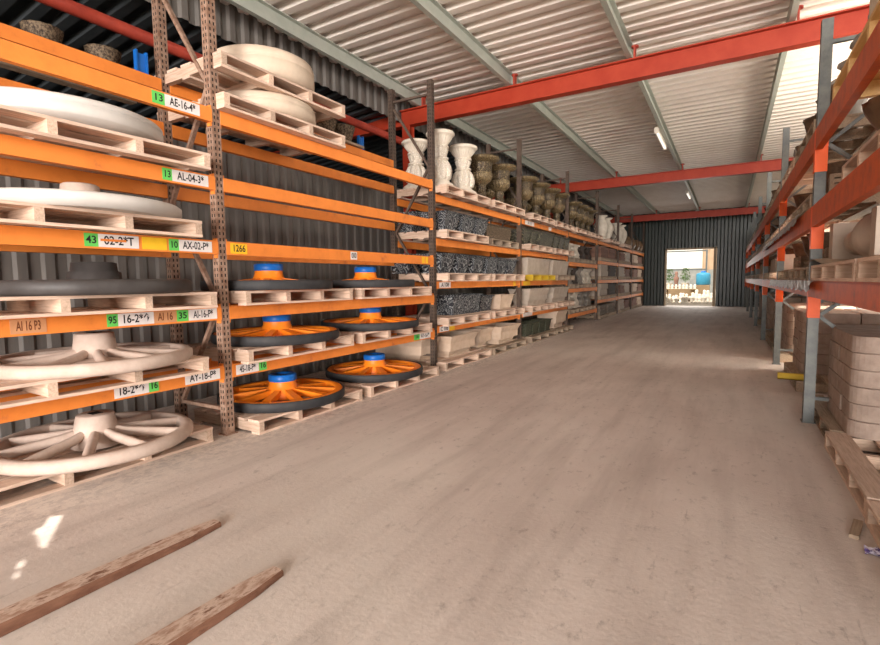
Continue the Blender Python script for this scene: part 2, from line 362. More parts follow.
for x, wd in zip(PX, wh):
    k = MB(); z0 = 4.37
    k.box((-.03, YF, z0), (.035, YB-.02, z0+.012)); k.box((-.03, YF, z0+.188), (.035, YB-.02, z0+.2)); k.box((-.03, YF, z0+.012), (-.018, YB-.02, z0+.188)); k.box((.023, YF, z0+.012), (.035, YB-.02, z0+.03))
    solo('roof_purlin', k.mesh('purlin', PURLIN), 'grey green steel purlin running down the roof, '+wd, 'purlin', (x, 0, 0), group='roof purlins')
k = MB(); k.tube([(-5.0, YF, 3.67), (-5.0, 7.5, 3.75)], .06, 14)
solo('pipe', k.mesh('pipe', REDPIPE), 'long red pipe running behind the top of the left racks', 'pipe')

# fluorescent fittings under the third purlin
LAMP = mat('fluorescent_tube', (240, 236, 226), (236, 232, 222), 3, .4)
lb_ = LAMP.node_tree.nodes['Principled BSDF']; lb_.inputs['Emission Color'].default_value = (1, .95, .86, 1); lb_.inputs['Emission Strength'].default_value = 0.5
def tube_light(y, lab):
    t = thing('tube_light', lab, 'light fitting', (-1.37, y, 4.29), 'tube lights under the purlin')
    k = MB(); k.box((-.05, -.75, .02), (.05, .75, .08), top=(.02, 0)); put('housing', k.mesh('housing', TUBEM), t)
    k = MB(); k.tube([(0, -.72, -.005), (0, .72, -.005)], .022, 10); put('tube', k.mesh('tube', LAMP), t)
    for s in (-1, 1):
        k = MB(); k.box((-.035, s*.74-.02, -.04), (.035, s*.74+.02, .03)); put('end_cap', k.mesh('cap', TUBEM), t)
tube_light(11.8, 'nearest white fluorescent tube fitting hung under the purlin')
tube_light(20.0, 'middle white fluorescent tube fitting between the two far red beams')
tube_light(25.9, 'farthest white fluorescent tube fitting by the back wall')

# ------------------------------------------------------------------ pallets
PH = .125
PM = {}
def pallet_meshes(L, W, wood):
    key = (L, W, wood)
    if key in PM: return PM[key]
    wx, wy = {'std': (WOODX, WOODY), 'grey': (WOODG, WOODG), 'new': (WOODN, WOODN), 'yellow': (YELLOW, YELLOW)}[wood]
    PM[key] = (box_mesh((-.07, -L/2, 0), (.07, L/2, .02), wy), box_mesh((-W/2, -.026, 0), (W/2, .026, .085), wx), box_mesh((-.05, -L/2, 0), (.05, L/2, .02), wy), None)
    return PM[key]
def pallet(x, y, z, label, L=1.5, W=.95, wood='std', parts=True, rz=0, group='wooden pallets', name='pallet'):
    d, s, b, _ = pallet_meshes(L, W, wood)
    if not parts:
        key = ('one', L, W, wood)
        if key not in PM:
            k = MB()
            for i in range(5): xx = -W/2+.07+i*(W-.14)/4; k.box((xx-.07, -L/2, .105), (xx+.07, L/2, .125))
            for i in range(4): yy = -L/2+.05+i*(L-.1)/3; k.box((-W/2, yy-.04, .02), (W/2, yy+.04, .105))
            for i in range(3): xx = -W/2+.05+i*(W-.1)/2; k.box((xx-.05, -L/2, 0), (xx+.05, L/2, .02))
            PM[key] = k.mesh('pallet', {'std': WOODY, 'grey': WOODG, 'new': WOODN, 'yellow': YELLOW}[wood])
        return solo(name, PM[key], label, 'pallet', (x, y, z), (0, 0, rz), group)
    t = thing(name, label, 'pallet', (x, y, z), group, rz)
    for i in range(5): put('deck_board', d, t, (-W/2+.07+i*(W-.14)/4, 0, .105))
    for i in range(4): put('stringer', s, t, (0, -L/2+.03+i*(L-.06)/3, .02))
    for i in range(3): put('bottom_board', b, t, (-W/2+.05+i*(W-.1)/2, 0, 0))
    return t

# ------------------------------------------------------------------ racks
def post_mesh(h, w_, d, m, slots):
    k = MB(); k.box((-d/2, -w_/2, 0), (d/2, w_/2, h))
    if slots:
        z = .06
        while z < h-.05:
            for yy in (-w_*.22, w_*.22):
                k.add([(d/2+.001, yy-.006, z), (d/2+.001, yy+.006, z), (d/2+.001, yy+.006, z+.026), (d/2+.001, yy-.006, z+.026)], [(0, 1, 2, 3)], 1)
            for xx in (-d*.2, d*.2):
                for s in (-1, 1):
                    k.add([(xx-.006, s*(w_/2+.001), z), (xx+.006, s*(w_/2+.001), z), (xx+.006, s*(w_/2+.001), z+.026), (xx-.006, s*(w_/2+.001), z+.026)], [(0, 1, 2, 3)], 1)
            z += .05
    return k.mesh('post', m, SLOT)
RM = {}
def rack(label, y0, y1, x, face, levels, top, depth, wood_post, beam_m, bh, signs=(), last=False, first=True, conn_drop=None, group=None, rear_extra=None, slots=True, pw=.1, cmat=None):
    """one bay: front posts at x, deck going away from the aisle (face=+1 aisle on +X, -1 aisle on -X)"""
    t = thing('pallet_rack', label, 'rack', (x, y0, 0), group)
    L = y1-y0; xr = -face*depth
    key = (top, pw, wood_post.name, slots)
    if key not in RM: RM[key] = post_mesh(top, pw, pw, wood_post, slots)
    pm = RM[key]
    for yy in ([0] if first else [])+([L] if last else []):
        put('post', pm, t, (0, yy, .008)); put('post', pm, t, (xr, yy, .008))
        fk = ('foot', wood_post.name)
        if fk not in RM: RM[fk] = box_mesh((-.052, -.06, 0), (.052, .06, .008), wood_post)
        put('foot_plate', RM[fk], t, (0, yy, 0)); put('foot_plate', RM[fk], t, (xr, yy, 0))
        a = xr+face*pw/2; b = -face*pw/2
        n = 4; zs = [.22+i*(top-.5)/n for i in range(n+1)]
        segs = [((a, zs[0]), (b, zs[0]))]+[((a, zs[i]), (b, zs[i+1])) if i % 2 == 0 else ((b, zs[i]), (a, zs[i+1])) for i in range(n)]+[((a, top-.18), (b, top-.18))] 
        for (p, q) in segs:
            kk = ('br', round(p[0]-q[0], 3), round(q[1]-p[1], 3), wood_post.name)
            if kk not in RM:
                m = MB(); m.bar((0, 0, 0), (q[0]-p[0], 0, q[1]-p[1]), .035, .03); RM[kk] = m.mesh('brace', wood_post)
            put('brace', RM[kk], t, (p[0], yy, p[1]))
    cmat = cmat or beam_m
    for li, z in enumerate(levels):
        for front in (1, 0):
            yl = L-pw; key = ('beam', round(yl, 3), bh[li], beam_m.name)
            if key not in RM:
                m = MB(); m.box((-.025, 0, -bh[li]), (.025, yl, -.012), 0); m.box((-.025, 0, -.012), (.018, yl, 0), 0)
                RM[key] = m.mesh('beam', beam_m)
            bx = face*(pw/2-.02) if front else xr+face*(pw/2-.02)
            bo = put('beam', RM[key], t, (bx, pw/2, z), (0, 0, 0), (face, 1, 1))
            dr = conn_drop or .03
            ck = ('conn', bh[li], dr, cmat.name)
            if ck not in RM: RM[ck] = box_mesh((-pw+.002, -pw*.55, -bh[li]-dr), (.012, pw*.55, -.01), cmat) if conn_drop else box_mesh((-.03, -.006, -bh[li]-dr), (.016, .006, .02), cmat)
            if front:
                if conn_drop: put('connector', RM[ck], bo, (.014, -pw/2, 0)); put('connector', RM[ck], bo, (.014, yl+pw/2, 0))
                else: put('connector', RM[ck], bo, (0, .006, 0)); put('connector', RM[ck], bo, (0, yl-.006, 0))
            if front:
                for sg in [s for s in signs if s[0] == li]: sign(bo, sg, y0+pw/2, bh[li])
    if rear_extra:
        m = MB(); m.box((-.025, 0, -.10), (.025, L-pw, 0)); put('beam', m.mesh('beam', beam_m), t, (xr+.02, pw/2, rear_extra))
    return t
def sign(beam, sg, yoff, bh):
    _, ya, yb, m, txt, ink = sg; c = (ya+yb)/2-yoff; w2 = (yb-ya)/2; h2 = min(.044, bh*.4)
    k = MB(); k.box((.0255, c-w2, -bh/2-h2), (.0275, c+w2, -bh/2+h2), 0)
    if txt:
        sz = .082 if len(txt) > 2 else .07
        need = len(txt)*sz*.60; sq = min(1.15, (2*w2*.94)/need)
        k.text(txt, sz, (.0285, c, -bh/2), 1, sq)
        if ink == 'struck': k.box((.0287, c-w2*.9, -bh/2-.004), (.0292, c+w2*.35, -bh/2+.012), 2)
    put('sticker', k.mesh('sticker', m, BROWNINK if ink == 'brown' else INK, ORANGE), beam)

YU = [.25, 2.695, 6.192, 9.627, 13.065, 16.47, 19.95, 23.0, 26.45]
LA = [.61, 1.12, 1.67, 2.20, 2.75]; LB = [.65, 1.31, 1.94, 2.575]; LC = [.386, 1.08, 1.80, 2.58]
S0 = [(4, 2.165, 2.26, GREEN, '13', 0), (4, 2.26, 2.545, PAPER, 'AE-16-4*', 0),
      (3, 2.21, 2.285, GREEN, '13', 0), (3, 2.285, 2.59, PAPER, 'AL-04-3*', 0),
      (2, 1.655, 1.74, GREEN, '43', 0), (2, 1.74, 2.007, PAPER, '02-2*T', 'struck'), (2, 2.03, 2.213, YELLAB, '', 0), (2, 2.23, 2.309, GREEN, '10', 0), (2, 2.309, 2.594, PAPER, 'AX-02-P*', 0),
      (1, 1.226, 1.41, CARD, 'AI 16 P3', 'brown'), (1, 1.76, 1.832, GREEN, '95', 0), (1, 1.832, 2.083, PAPER, '16-2*\u2191', 0), (1, 2.085, 2.255, CARD, 'AI 16', 'brown'), (1, 2.261, 2.355, GREEN, '35', 0), (1, 2.359, 2.61, PAPER, 'AI-16-P*', 0),
      (0, 1.776, 2.015, PAPER, '18-2*\u2191', 0), (0, 2.017, 2.089, GREEN, '16', 0), (0, 2.30, 2.61, PAPER, 'AY-18-P*', 0)]
S1 = [(2, 2.77, 2.94, YELLAB, '1266', 0), (2, 4.33, 4.44, PAPER, '000', 0), (2, 5.83, 5.90, YELLAB, '', 0), (2, 5.93, 5.99, YELLAB, '', 0),
      (0, 2.77, 3.01, PAPER, '45-18-P*', 0), (0, 3.015, 3.10, GREEN, '16', 0), (0, 5.60, 5.74, GREEN, '16', 0), (0, 5.74, 6.03, PAPER, 'AY-16-P*', 0)]
S2 = [(1, 6.30, 6.64, PAPER, 'A 108', 0), (0, 6.29, 6.58, PAPER, 'C 108', 0), (0, 6.58, 6.76, YELLAB, '', 0), (1, 9.2, 9.32, YELLAB, '', 0)]
S3 = [(1, 9.75, 10.15, YELLAB, '', 0), (3, 9.85, 10.4, PAPER, 'A 112', 0), (3, 11.4, 11.6, PAPER, '', 0), (0, 9.72, 10.3, PAPER, '', 0)]
LBL = ['nearest left rack bay with orange beams holding the cream and white cast wheels',
       'second left rack bay with orange beams holding orange wheels with blue hubs',
       'third left rack bay holding black ornate planters under the white pedestals',
       'fourth left rack bay holding the long beige troughs, yellow pallet inside',
       'fifth left rack bay with low base beam holding curved bench legs',
       'sixth left rack bay below the tall white vases, holding slabs',
       'seventh left rack bay near the back wall, holding stacked slabs and boxes',
       'last left rack bay against the back wall with round brown pots on top']
for i in range(8):
    lv = LA if i < 2 else (LC if i == 4 else LB); bh = [.115]*5 if i < 2 else [.105]*4
    rack(LBL[i], YU[i], YU[i+1], -3.75, 1, lv, 4.15, .68, RUST if i in (0, 1) else STEEL_D, ORANGE, bh,
         signs=[S0, S1, S2, S3][i] if i < 4 else (), last=(i == 7), first=True, rear_extra=3.12 if i < 2 else None, slots=i < 3, group='left rack bays', pw=.078)

# ------------------------------------------------------------------ wheels
def rim_mb(R, ri, h, n=72, mi=0, rnd=.02):
    k = MB(); p = [(ri, 0), (R-rnd, 0), (R, rnd), (R, h-rnd), (R-rnd, h), (ri+rnd, h), (ri, h-rnd), (ri, 0)]
    vs = []; fs = []
    for r, z in p:
        for q in range(n): t = 2*PI*q/n; vs.append((r*math.cos(t), r*math.sin(t), z))
    for i in range(len(p)-1):
        for q in range(n): fs.append((i*n+q, i*n+(q+1) % n, (i+1)*n+(q+1) % n, (i+1)*n+q))
    k.add(vs, fs, mi, True); return k
R0 = .625
wm = {}
wm['o_rim'] = rim_mb(R0-.018, R0-.10, .09, rnd=.012).mesh('rim', WHEELO)
wm['o_tyre'] = rim_mb(R0, R0-.022, .092, rnd=.01).mesh('tyre', TYRE)
def spoke_mb(R, z0, z1, wd0, wd1, th0, th1, r0=.1):
    k = MB(); r1 = R-.10
    k.add([(r0, -wd0/2, z0-th0), (r0, wd0/2, z0-th0), (r0, wd0/2, z0), (r0, -wd0/2, z0), (r1, -wd1/2, z1-th1), (r1, wd1/2, z1-th1), (r1, wd1/2, z1), (r1, -wd1/2, z1)],
          [(0, 1, 2, 3), (7, 6, 5, 4), (0, 4, 5, 1), (1, 5, 6, 2), (2, 6, 7, 3), (3, 7, 4, 0)]); return k
wm['o_spoke'] = spoke_mb(R0, .12, .075, .06, .08, .06, .055).mesh('spoke', WHEELO)
k = MB(); k.lathe([(.19, .02), (.185, .07), (.15, .12), (.135, .16), (.133, .19)], 36); wm['o_hub'] = k.mesh('hub', WHEELO)
k = MB(); k.lathe([(.136, .19), (.14, .2), (.14, .25), (.13, .258), (.06, .258), (.055, .24)], 36); wm['o_cap'] = k.mesh('hub_cap', BLUE)
def orange_wheel(x, y, z, label, rz):
    t = thing('wheel_casting', label, 'wheel', (x, y, z), 'orange wheels with blue hubs', rz)
    put('rim', wm['o_rim'], t); put('tyre', wm['o_tyre'], t, (0, 0, .002))
    for q in range(10): put('spoke', wm['o_spoke'], t, (0, 0, 0), (0, 0, q*PI/5))
    put('hub', wm['o_hub'], t); put('hub_cap', wm['o_cap'], t)
RC = .635
wm['c_rim'] = rim_mb(RC, RC-.10, .085, rnd=.022).mesh('rim', CREAMW)
k = MB()
k.tube([(.10, 0, .11), (.2, 0, .085), (RC-.07, 0, .05)], [.03, .034, .036], 10); wm['c_spoke'] = k.mesh('spoke', CREAMW)
k = MB(); k.lathe([(.16, .0), (.15, .06), (.135, .14), (.118, .225), (.113, .23), (.0, .23)], 36); k.box((-.035, -.035, .2305), (.035, .035, .234), 1); wm['c_hub'] = k.mesh('hub', CREAMW, SLOT)
k = MB(); k.lathe([(.15, .0), (.14, .08), (.122, .225), (.117, .23), (.0, .23)], 36); k.box((-.035, -.035, .2305), (.035, .035, .234), 1); wm['c_hub2'] = k.mesh('hub', CREAMW, SLOT)
k = MB(); k.lathe([(.1, .02), (RC-.09, .02), (RC-.09, .05), (.1, .06)], 60); wm['c_web'] = k.mesh('web', CREAMW)
def cream_wheel(x, y, z, label, rz=0.1, low=False):
    t = thing('wheel_casting', label, 'wheel', (x, y, z), 'cream cast wheels', rz)
    put('rim', wm['c_rim'], t)
    for q in range(10): put('spoke', wm['c_spoke'], t, (0, 0, -.012 if low else 0), (0, 0, q*PI/5))
    put('hub', wm['c_hub2' if low else 'c_hub'], t)
    if low: put('web', wm['c_web'], t)
WXC = -3.97
# bay 0
zf = [0]+LA
P0 = [('floor', zf[0], 1.70, 'wooden pallet on the floor under the nearest cream spoked wheel'),
      ('l1', zf[1], 1.62, 'wooden pallet on the lowest shelf under a flat cream wheel'),
      ('l2', zf[2], 1.72, 'wooden pallet under the black cast wheel in the nearest bay'),
      ('l3', zf[3], 1.62, 'wooden pallet under the thin white disc with small hub'),
      ('l4', zf[4], 1.72, 'wooden pallet under the thick white drum in the nearest bay')]
for nm, z, y, lab in P0: pallet(-3.97 if z else -4.08, y, z, lab, L=1.58, W=.84, rz=-.015 if z else .01)
cream_wheel(-3.98, 1.77, PH+.02, 'cream spoked cast wheel with tapered hub on the floor pallet')
cream_wheel(-3.98, 1.80, LA[0]+PH, 'cream cast wheel with low hub on the lowest shelf, above the floor one', .3, True)
t = thing('wheel_casting', 'black cast wheel with stepped hub on a pallet in the nearest bay', 'wheel', (WXC-.03, 1.84, LA[1]+PH))
put('rim', rim_mb(RC, RC-.11, .1).mesh('rim', BLACKW), t)
bs = spoke_mb(RC, .09, .07, .09, .1, .06, .05).mesh('spoke', BLACKW)
for q in range(10): put('spoke', bs, t, (0, 0, 0), (0, 0, q*PI/5))
k = MB(); k.lathe([(.175, .02), (.165, .16), (.145, .165), (.14, .225), (.12, .23), (0, .23)], 36); put('hub', k.mesh('hub', BLACKW), t)
t = thing('wheel_casting', 'thin white cast disc with small beige hub on a pallet', 'wheel', (WXC-.02, 1.78, LA[2]+PH))
k = MB(); k.lathe([(RC-.06, 0), (RC, .03), (RC, .075), (RC-.02, .09), (RC-.1, .09), (.2, .11), (0, .11)], 72); put('disc', k.mesh('disc', WHITEW), t)
k = MB(); k.lathe([(.125, .105), (.115, .215), (.10, .225), (0, .225)], 32); put('hub', k.mesh('hub', CREAMW), t)
k = MB(); k.lathe([(.46, 0), (.58, .03), (.615, .05), (.625, .06), (.625, .12), (.618, .123), (.625, .126), (.625, .15), (.61, .165), (.3, .168), (0, .168)], 72)
solo('cast_drum', k.mesh('drum', WHITEW), 'thick white cast drum with tapered underside in the nearest bay', 'cast drum', (-4.13, 1.76, LA[3]+PH-.006))
# bay 1
OY = [(3.44, 5.07)]*3
for li, zz in enumerate([0, LA[0], LA[1]]):
    names = ['on the floor', 'on the lowest shelf', 'on the second shelf']
    for j, (y, yy) in enumerate(((3.50, 'left'), (5.12, 'right'))):
        pallet(-3.93 if zz == 0 else -4.03, y, zz, 'wooden pallet under the %s orange wheel %s' % (yy, names[li]), L=1.42 if j == 0 else 1.5, W=.9, rz=.03*(j-.5)*-1)
        orange_wheel(-3.95 if zz == 0 else -4.0, (3.5 if j == 0 else 5.03)-(.08 if li == 2 else 0), zz+PH, '%s orange wheel with black tyre and blue hub %s' % (yy, names[li]), .2+li*.13+j*.4)
# top of bay 1: two drums and two pallets in one pile
pallet(-4.08, 3.44, LA[4], 'lower pallet of the pile on top of the second bay', L=1.48, W=.95)
def drum(z, r, h, label):
    k = MB(); k.lathe([(r*.8, 0), (r*.94, .02), (r, .06), (r, h*.6), (r*.985, h*.62), (r, h*.64), (r, h-.06), (r*.97, h-.02), (r*.9, h), (r*.5, h+.004), (0, h+.004)], 64)
    solo('cast_drum', k.mesh('drum', DRUMC), label, 'cast drum', (-4.07, 3.5, z))
drum(LA[4]+PH, .5, .19, 'white cast drum squeezed between the two piled pallets')
pallet(-4.08, 3.44, LA[4]+PH+.194, 'upper pallet of the pile, tilted under the topmost drum', L=1.5, W=.95)
drum(LA[4]+2*PH+.194, .5, .27, 'white cast drum on top of the piled pallets, highest on the left racks')

# small wicker pots on the rear beams, high up in the dark
def wick_mesh():
    k = MB(); k.lathe([(.10, 0), (.115, .02), (.145, .12), (.16, .17), (.165, .19), (.14, .19), (.12, .06), (0, .05)], 28, flute=lambda z: (14, .06)); return k.mesh('wicker_pot', WICKER)
WPM = wick_mesh()
pallet(-4.90, 1.85, 3.18-.10, 'dark pallet high behind the rear beam under the two wicker pots', L=1.9, W=.5, wood='grey')
solo('wicker_pot', WPM, 'left dark wicker pot high in the shadow behind the nearest bay', 'pot', (-4.85, 1.97, 3.205), group='wicker pots up in the dark', scale=(.85, .85, .9))
solo('wicker_pot', WPM, 'right dark wicker pot high in the shadow behind the nearest bay', 'pot', (-4.85, 2.42, 3.205), group='wicker pots up in the dark', scale=(.85, .85, .9))
solo('timber_board', box_mesh((-.12, -.45, 0), (.12, .45, .03), WOODG), 'timber board under two dark pots beside the drum pile', 'board', (-4.45, 4.95, 3.12))
solo('wicker_pot', WPM, 'left dark pot behind the right end of the drum pile', 'pot', (-4.45, 4.75, 3.15), group='dark pots beside the drum pile')
solo('wicker_pot', WPM, 'right dark pot behind the right end of the drum pile', 'pot', (-4.45, 5.1, 3.15), group='dark pots beside the drum pile')
k = MB(); k.box((-.01, -.04, 0), (.01, .04, .16)); k.box((-.02, -.05, .0), (.02, -.035, .18)); k.box((-.02, .035, 0), (.02, .05, .18))
bk = k.mesh('blue_bracket', BLUE)
solo('rack_bracket', bk, 'blue steel bracket on the rear beam left of the nearest upright', 'bracket', (-4.41, 2.5, 3.12))
solo('rack_bracket', bk, 'blue steel bracket on the rear beam right of the drum pile', 'bracket', (-4.41, 5.42, 3.12))

# ------------------------------------------------------------------ urns and pedestals on the top shelf
def fl(a, b, n, d): return lambda z: (n, d) if a <= z <= b else (0, 0)
def ped(h, rt, label, x, y, z):
    t = thing('pedestal_urn', label, 'pedestal', (x, y, z), 'white pedestal urns')
    s = h/.92; q = lambda P: [(r*rt, z*s) for r, z in P]
    k = MB(); k.lathe(q([(.20, 0), (.215, .02), (.21, .06), (.19, .09), (.145, .13), (.125, .16)]), 72, flute=fl(.05*s, .12*s, 9, .14)); put('base', k.mesh('base', STONEW), t)
    k = MB(); k.lathe(q([(.125, .16), (.145, .19), (.16, .25), (.162, .31), (.15, .38), (.125, .44), (.10, .475)]), 90, flute=fl(.17*s, .46*s, 9, .24)); put('bulb', k.mesh('bulb', STONER), t)
    k = MB(); k.lathe(q([(.10, .475), (.125, .485), (.125, .505), (.095, .515), (.09, .55), (.105, .60), (.115, .635), (.10, .655), (.13, .665), (.13, .69), (.095, .70)]), 80, flute=fl(.52*s, .65*s, 10, .2)); put('stem', k.mesh('stem', STONER), t)
    k = MB(); k.lathe(q([(.095, .70), (.11, .72), (.135, .76), (.165, .81), (.185, .84), (.205, .845), (.22, .86), (.22, .885), (.205, .905), (.17, .905), (.15, .87), (0, .865)]), 88, flute=fl(.705*s, .835*s, 22, .2)); put('bowl', k.mesh('bowl', STONEW), t)
pallet(-3.97, 6.98, LB[3], 'pallet under the white pedestal urns on the top shelf', L=1.5, W=.9)
pallet(-3.97, 8.62, LB[3], 'pallet under the first gilt urns on the top shelf', L=1.5, W=.9)
ped(.78, 1.0, 'leftmost white pedestal urn, partly behind the rusty upright', -4.25, 6.56, LB[3]+PH)
ped(.89, 1.0, 'tallest white fluted pedestal urn, right of the upright', -3.88, 6.68, LB[3]+PH)
ped(.84, 1.1, 'rightmost white pedestal urn, beside the gilt urns', -3.88, 7.42, LB[3]+PH)
UM = []
GILT = mat('dark_bronze_gilt', (46, 37, 27), (96, 80, 56), 62, .42, metal=.2, bump=.35, lo=.46, hi=.58, c3=(208, 186, 138))
GILT2 = mat('bright_gilt_ridge', (66, 54, 38), (142, 122, 88), 55, .42, metal=.2, bump=.3, lo=.42, hi=.60, c3=(222, 200, 152))
k = MB(); k.box((-.16, -.16, 0), (.16, .16, .045)); k.lathe([(.155, .045), (.145, .08), (.10, .11), (.085, .15), (.1, .17), (.085, .19), (.075, .24), (.095, .27), (.08, .30), (.11, .34)], 48, flute=fl(.19, .28, 12, .1)); UM.append(('foot', k.mesh('foot', GILT)))
k = MB(); k.lathe([(.10, .34), (.15, .375), (.185, .42), (.2, .47), (.192, .53)], 80, flute=lambda z: (20, .10)); UM.append(('bulb', k.mesh('bulb', GILT2)))
k = MB(); k.lathe([(.192, .53), (.19, .56), (.192, .62), (.2, .67), (.21, .70)], 64, flute=lambda z: (8, .06)); UM.append(('neck', k.mesh('neck', GILT)))
k = MB(); k.lathe([(.21, .70), (.255, .72), (.315, .75), (.325, .775), (.315, .795), (.26, .80), (.19, .76), (.16, .6), (0, .58)], 84, flute=fl(.73, .8, 28, .09)); UM.append(('rim', k.mesh('rim', GILT2)))
def urn(x, y, z, label, s=1.0, group='dark gilt urns on the top shelf'):
    t = thing('garden_urn', label, 'urn', (x, y, z), group, random.random()*3); t.scale = (s, s, s)
    for n, m in UM: put(n, m, t)
ordl = ['first', 'second', 'third', 'fourth', 'fifth', 'sixth', 'seventh', 'eighth', 'ninth', 'tenth', 'eleventh', 'twelfth']
for i, y in enumerate([8.15, 8.97, 10.25, 11.05, 11.85, 12.65, 13.95, 14.6, 15.2, 15.85]):
    urn(-3.9, y, LB[3]+PH if i < 6 else LC[3]+PH, '%s dark gilt urn along the front of the top shelf, counted from the white pedestals' % ordl[i], 1.0 if i < 6 else .95)
for i, y in enumerate([8.55, 9.35, 10.65, 11.5, 12.3]):
    urn(-4.33, y, LB[3]+PH, '%s urn of the back row behind the front gilt urns' % ordl[i], .86, 'dark gilt urns in the back row')
pallet(-3.97, 10.55, LB[3], 'pallet under the gilt urns in the fourth bay, left one', L=1.5, W=.9)
pallet(-3.97, 12.2, LB[3], 'pallet under the gilt urns in the fourth bay, right one', L=1.5, W=.9)
pallet(-3.97, 14.0, LC[3], 'top shelf pallet under the farthest gilt urns, left one', L=1.5, W=.9)
pallet(-3.97, 15.6, LC[3], 'top shelf pallet under the farthest gilt urns, right one', L=1.5, W=.9)
# tall white vases and round brown pots
k = MB(); k.lathe([(.14, 0), (.15, .03), (.11, .08), (.16, .2), (.21, .4), (.2, .52), (.13, .64), (.10, .7), (.17, .76), (.19, .78), (.15, .77), (0, .7)], 40, flute=fl(.1, .5, 16, .05)); VM = k.mesh('vase', STONEW)
pallet(-3.97, 18.2, LB[3], 'top shelf pallet under the tall white vases, left one', L=1.6, W=.9, parts=False)
pallet(-3.97, 20.9, LB[3], 'top shelf pallet under the tall white vases, right one', L=1.6, W=.9, parts=False)
for i, y in enumerate([17.75, 18.6, 20.45, 21.35]): solo('tall_vase', VM, '%s tall white vase on the far top shelf, from the left' % ordl[i], 'vase', (-3.9, y, LB[3]+PH), (0, 0, i), 'tall white vases', (1.15, 1.15, 1.05))
k = MB(); k.lathe([(.16, 0), (.25, .1), (.30, .25), (.28, .4), (.2, .5), (.22, .54), (.18, .53), (0, .45)], 36); BPM = k.mesh('pot', BROWNPOT)
for i, y in enumerate([22.5, 23.5, 24.7, 25.7]): solo('round_pot', BPM, '%s round brown pot on top of the last left racks' % ordl[i], 'pot', (-3.95, y, LB[3]+.03), (0, 0, i), 'round brown pots')
solo('timber_board', box_mesh((-.45, -2, 0), (.45, 2, .03), WOODG), 'long boards under the round brown pots on the top shelf', 'board', (-4.1, 24.1, LB[3]))

# ------------------------------------------------------------------ planters
def planter_mesh(l, w_, h, taper, m, lip=.03, feet=True, wall=.04, flare=0.0):
    """open rectangular planter (length along Y), narrower at its foot"""
    k = MB(); n = 7; out = []
    for i in range(n):
        t = i/(n-1); g = taper*(1-t)**(1.4 if flare else 1)
        out.append((w_/2-g, l/2-g, h*.08+t*(h*.84)))
    def ring(a, b, z): return [(-a, -b, z), (a, -b, z), (a, b, z), (-a, b, z)]
    rings = [ring(out[0][0]+.015, out[0][1]+.015, 0), ring(out[0][0]+.015, out[0][1]+.015, h*.07), ring(*out[0])]+[ring(*o) for o in out[1:]]
    a, b, z = out[-1]
    rings += [ring(a+lip, b+lip, z+.005), ring(a+lip, b+lip, h), ring(a-wall+lip*.5, b-wall+lip*.5, h), ring(a-wall, b-wall, h*.3)]
    vs = [p for r in rings for p in r]; fs = [(3, 2, 1, 0)]
    for i in range(len(rings)-1):
        for q in range(4): fs.append((i*4+q, i*4+(q+1) % 4, (i+1)*4+(q+1) % 4, (i+1)*4+q))
    e = (len(rings)-1)*4; fs.append((e, e+1, e+2, e+3)); k.add(vs, fs)
    return k.mesh('planter', m)
SQ = planter_mesh(.44, .44, .29, .055, ORNATE, flare=1)
SQB = planter_mesh(.42, .42, .29, .07, ORNATE, flare=1)
LONGO = planter_mesh(1.0, .42, .32, .03, ORNATE)
SMALLO = planter_mesh(.5, .4, .28, .04, ORNATE)
CREAMP = planter_mesh(.92, .55, .34, .12, STONEC, lip=.015)
CREAMS = planter_mesh(.62, .42, .27, .05, STONEC, lip=.015)
def planter(m, x, y, z, label, group=None, rz=0, s=None): return solo('planter', m, label, 'planter', (x, y, z), (0, 0, rz), group, s)
# third bay, second-highest level
pallet(-4.0, 7.0, LB[2], 'clean pallet under the three black ornate planters', L=1.45, W=.9, wood='std')
pallet(-4.05, 8.72, LB[2], 'grey pallet under the brown wicker trough', L=1.3, W=.8, wood='grey')
for i, y in enumerate([6.62, 7.16, 7.66]): planter(SQ, -3.86, y, LB[2]+PH, '%s black ornate planter of the front three below the white pedestals' % ordl[i], 'black ornate planters, upper shelf')
for i, y in enumerate([6.45, 7.05]): planter(SQ, -4.32, y, LB[2]+PH, '%s black ornate planter hidden behind the upper front three' % ordl[i], 'black ornate planters, upper shelf')
wt = planter_mesh(1.15, .42, .27, .03, WICKER)
planter(wt, -3.95, 8.62, LB[2]+PH, 'dark brown wicker trough right of the black ornate planters')
# middle level
pallet(-3.98, 7.0, LB[1], 'pallet under the left black planters of the middle row', L=1.5, W=.9)
pallet(-3.98, 8.65, LB[1], 'pallet under the right black planters of the middle row', L=1.5, W=.9)
for i, y in enumerate([6.48, 7.0, 7.55, 8.08, 8.56, 9.02]):
    planter(SQB if i != 3 else SQ, -3.85, y, LB[1]+PH, '%s black ornate planter in the front middle-shelf row, from the left' % ordl[i], 'black ornate planters, middle shelf')
for i, y in enumerate([6.3, 6.85, 7.8]): planter(SQB, -4.3, y, LB[1]+PH, '%s black ornate planter in the back of the middle row' % ordl[i], 'black ornate planters, middle shelf')
# lower level
pallet(-3.98, 7.0, LB[0], 'pallet under the long black ornate trough', L=1.5, W=.9)
pallet(-3.98, 8.65, LB[0], 'pallet under the cream box planter', L=1.5, W=.9)
planter(LONGO, -3.95, 7.28, LB[0]+PH, 'long black ornate trough on the lower shelf')
planter(SMALLO, -4.0, 8.18, LB[0]+PH, 'short black ornate planter right of the long trough')
planter(CREAMS, -3.92, 8.92, LB[0]+PH, 'cream box planter at the right of the black troughs')
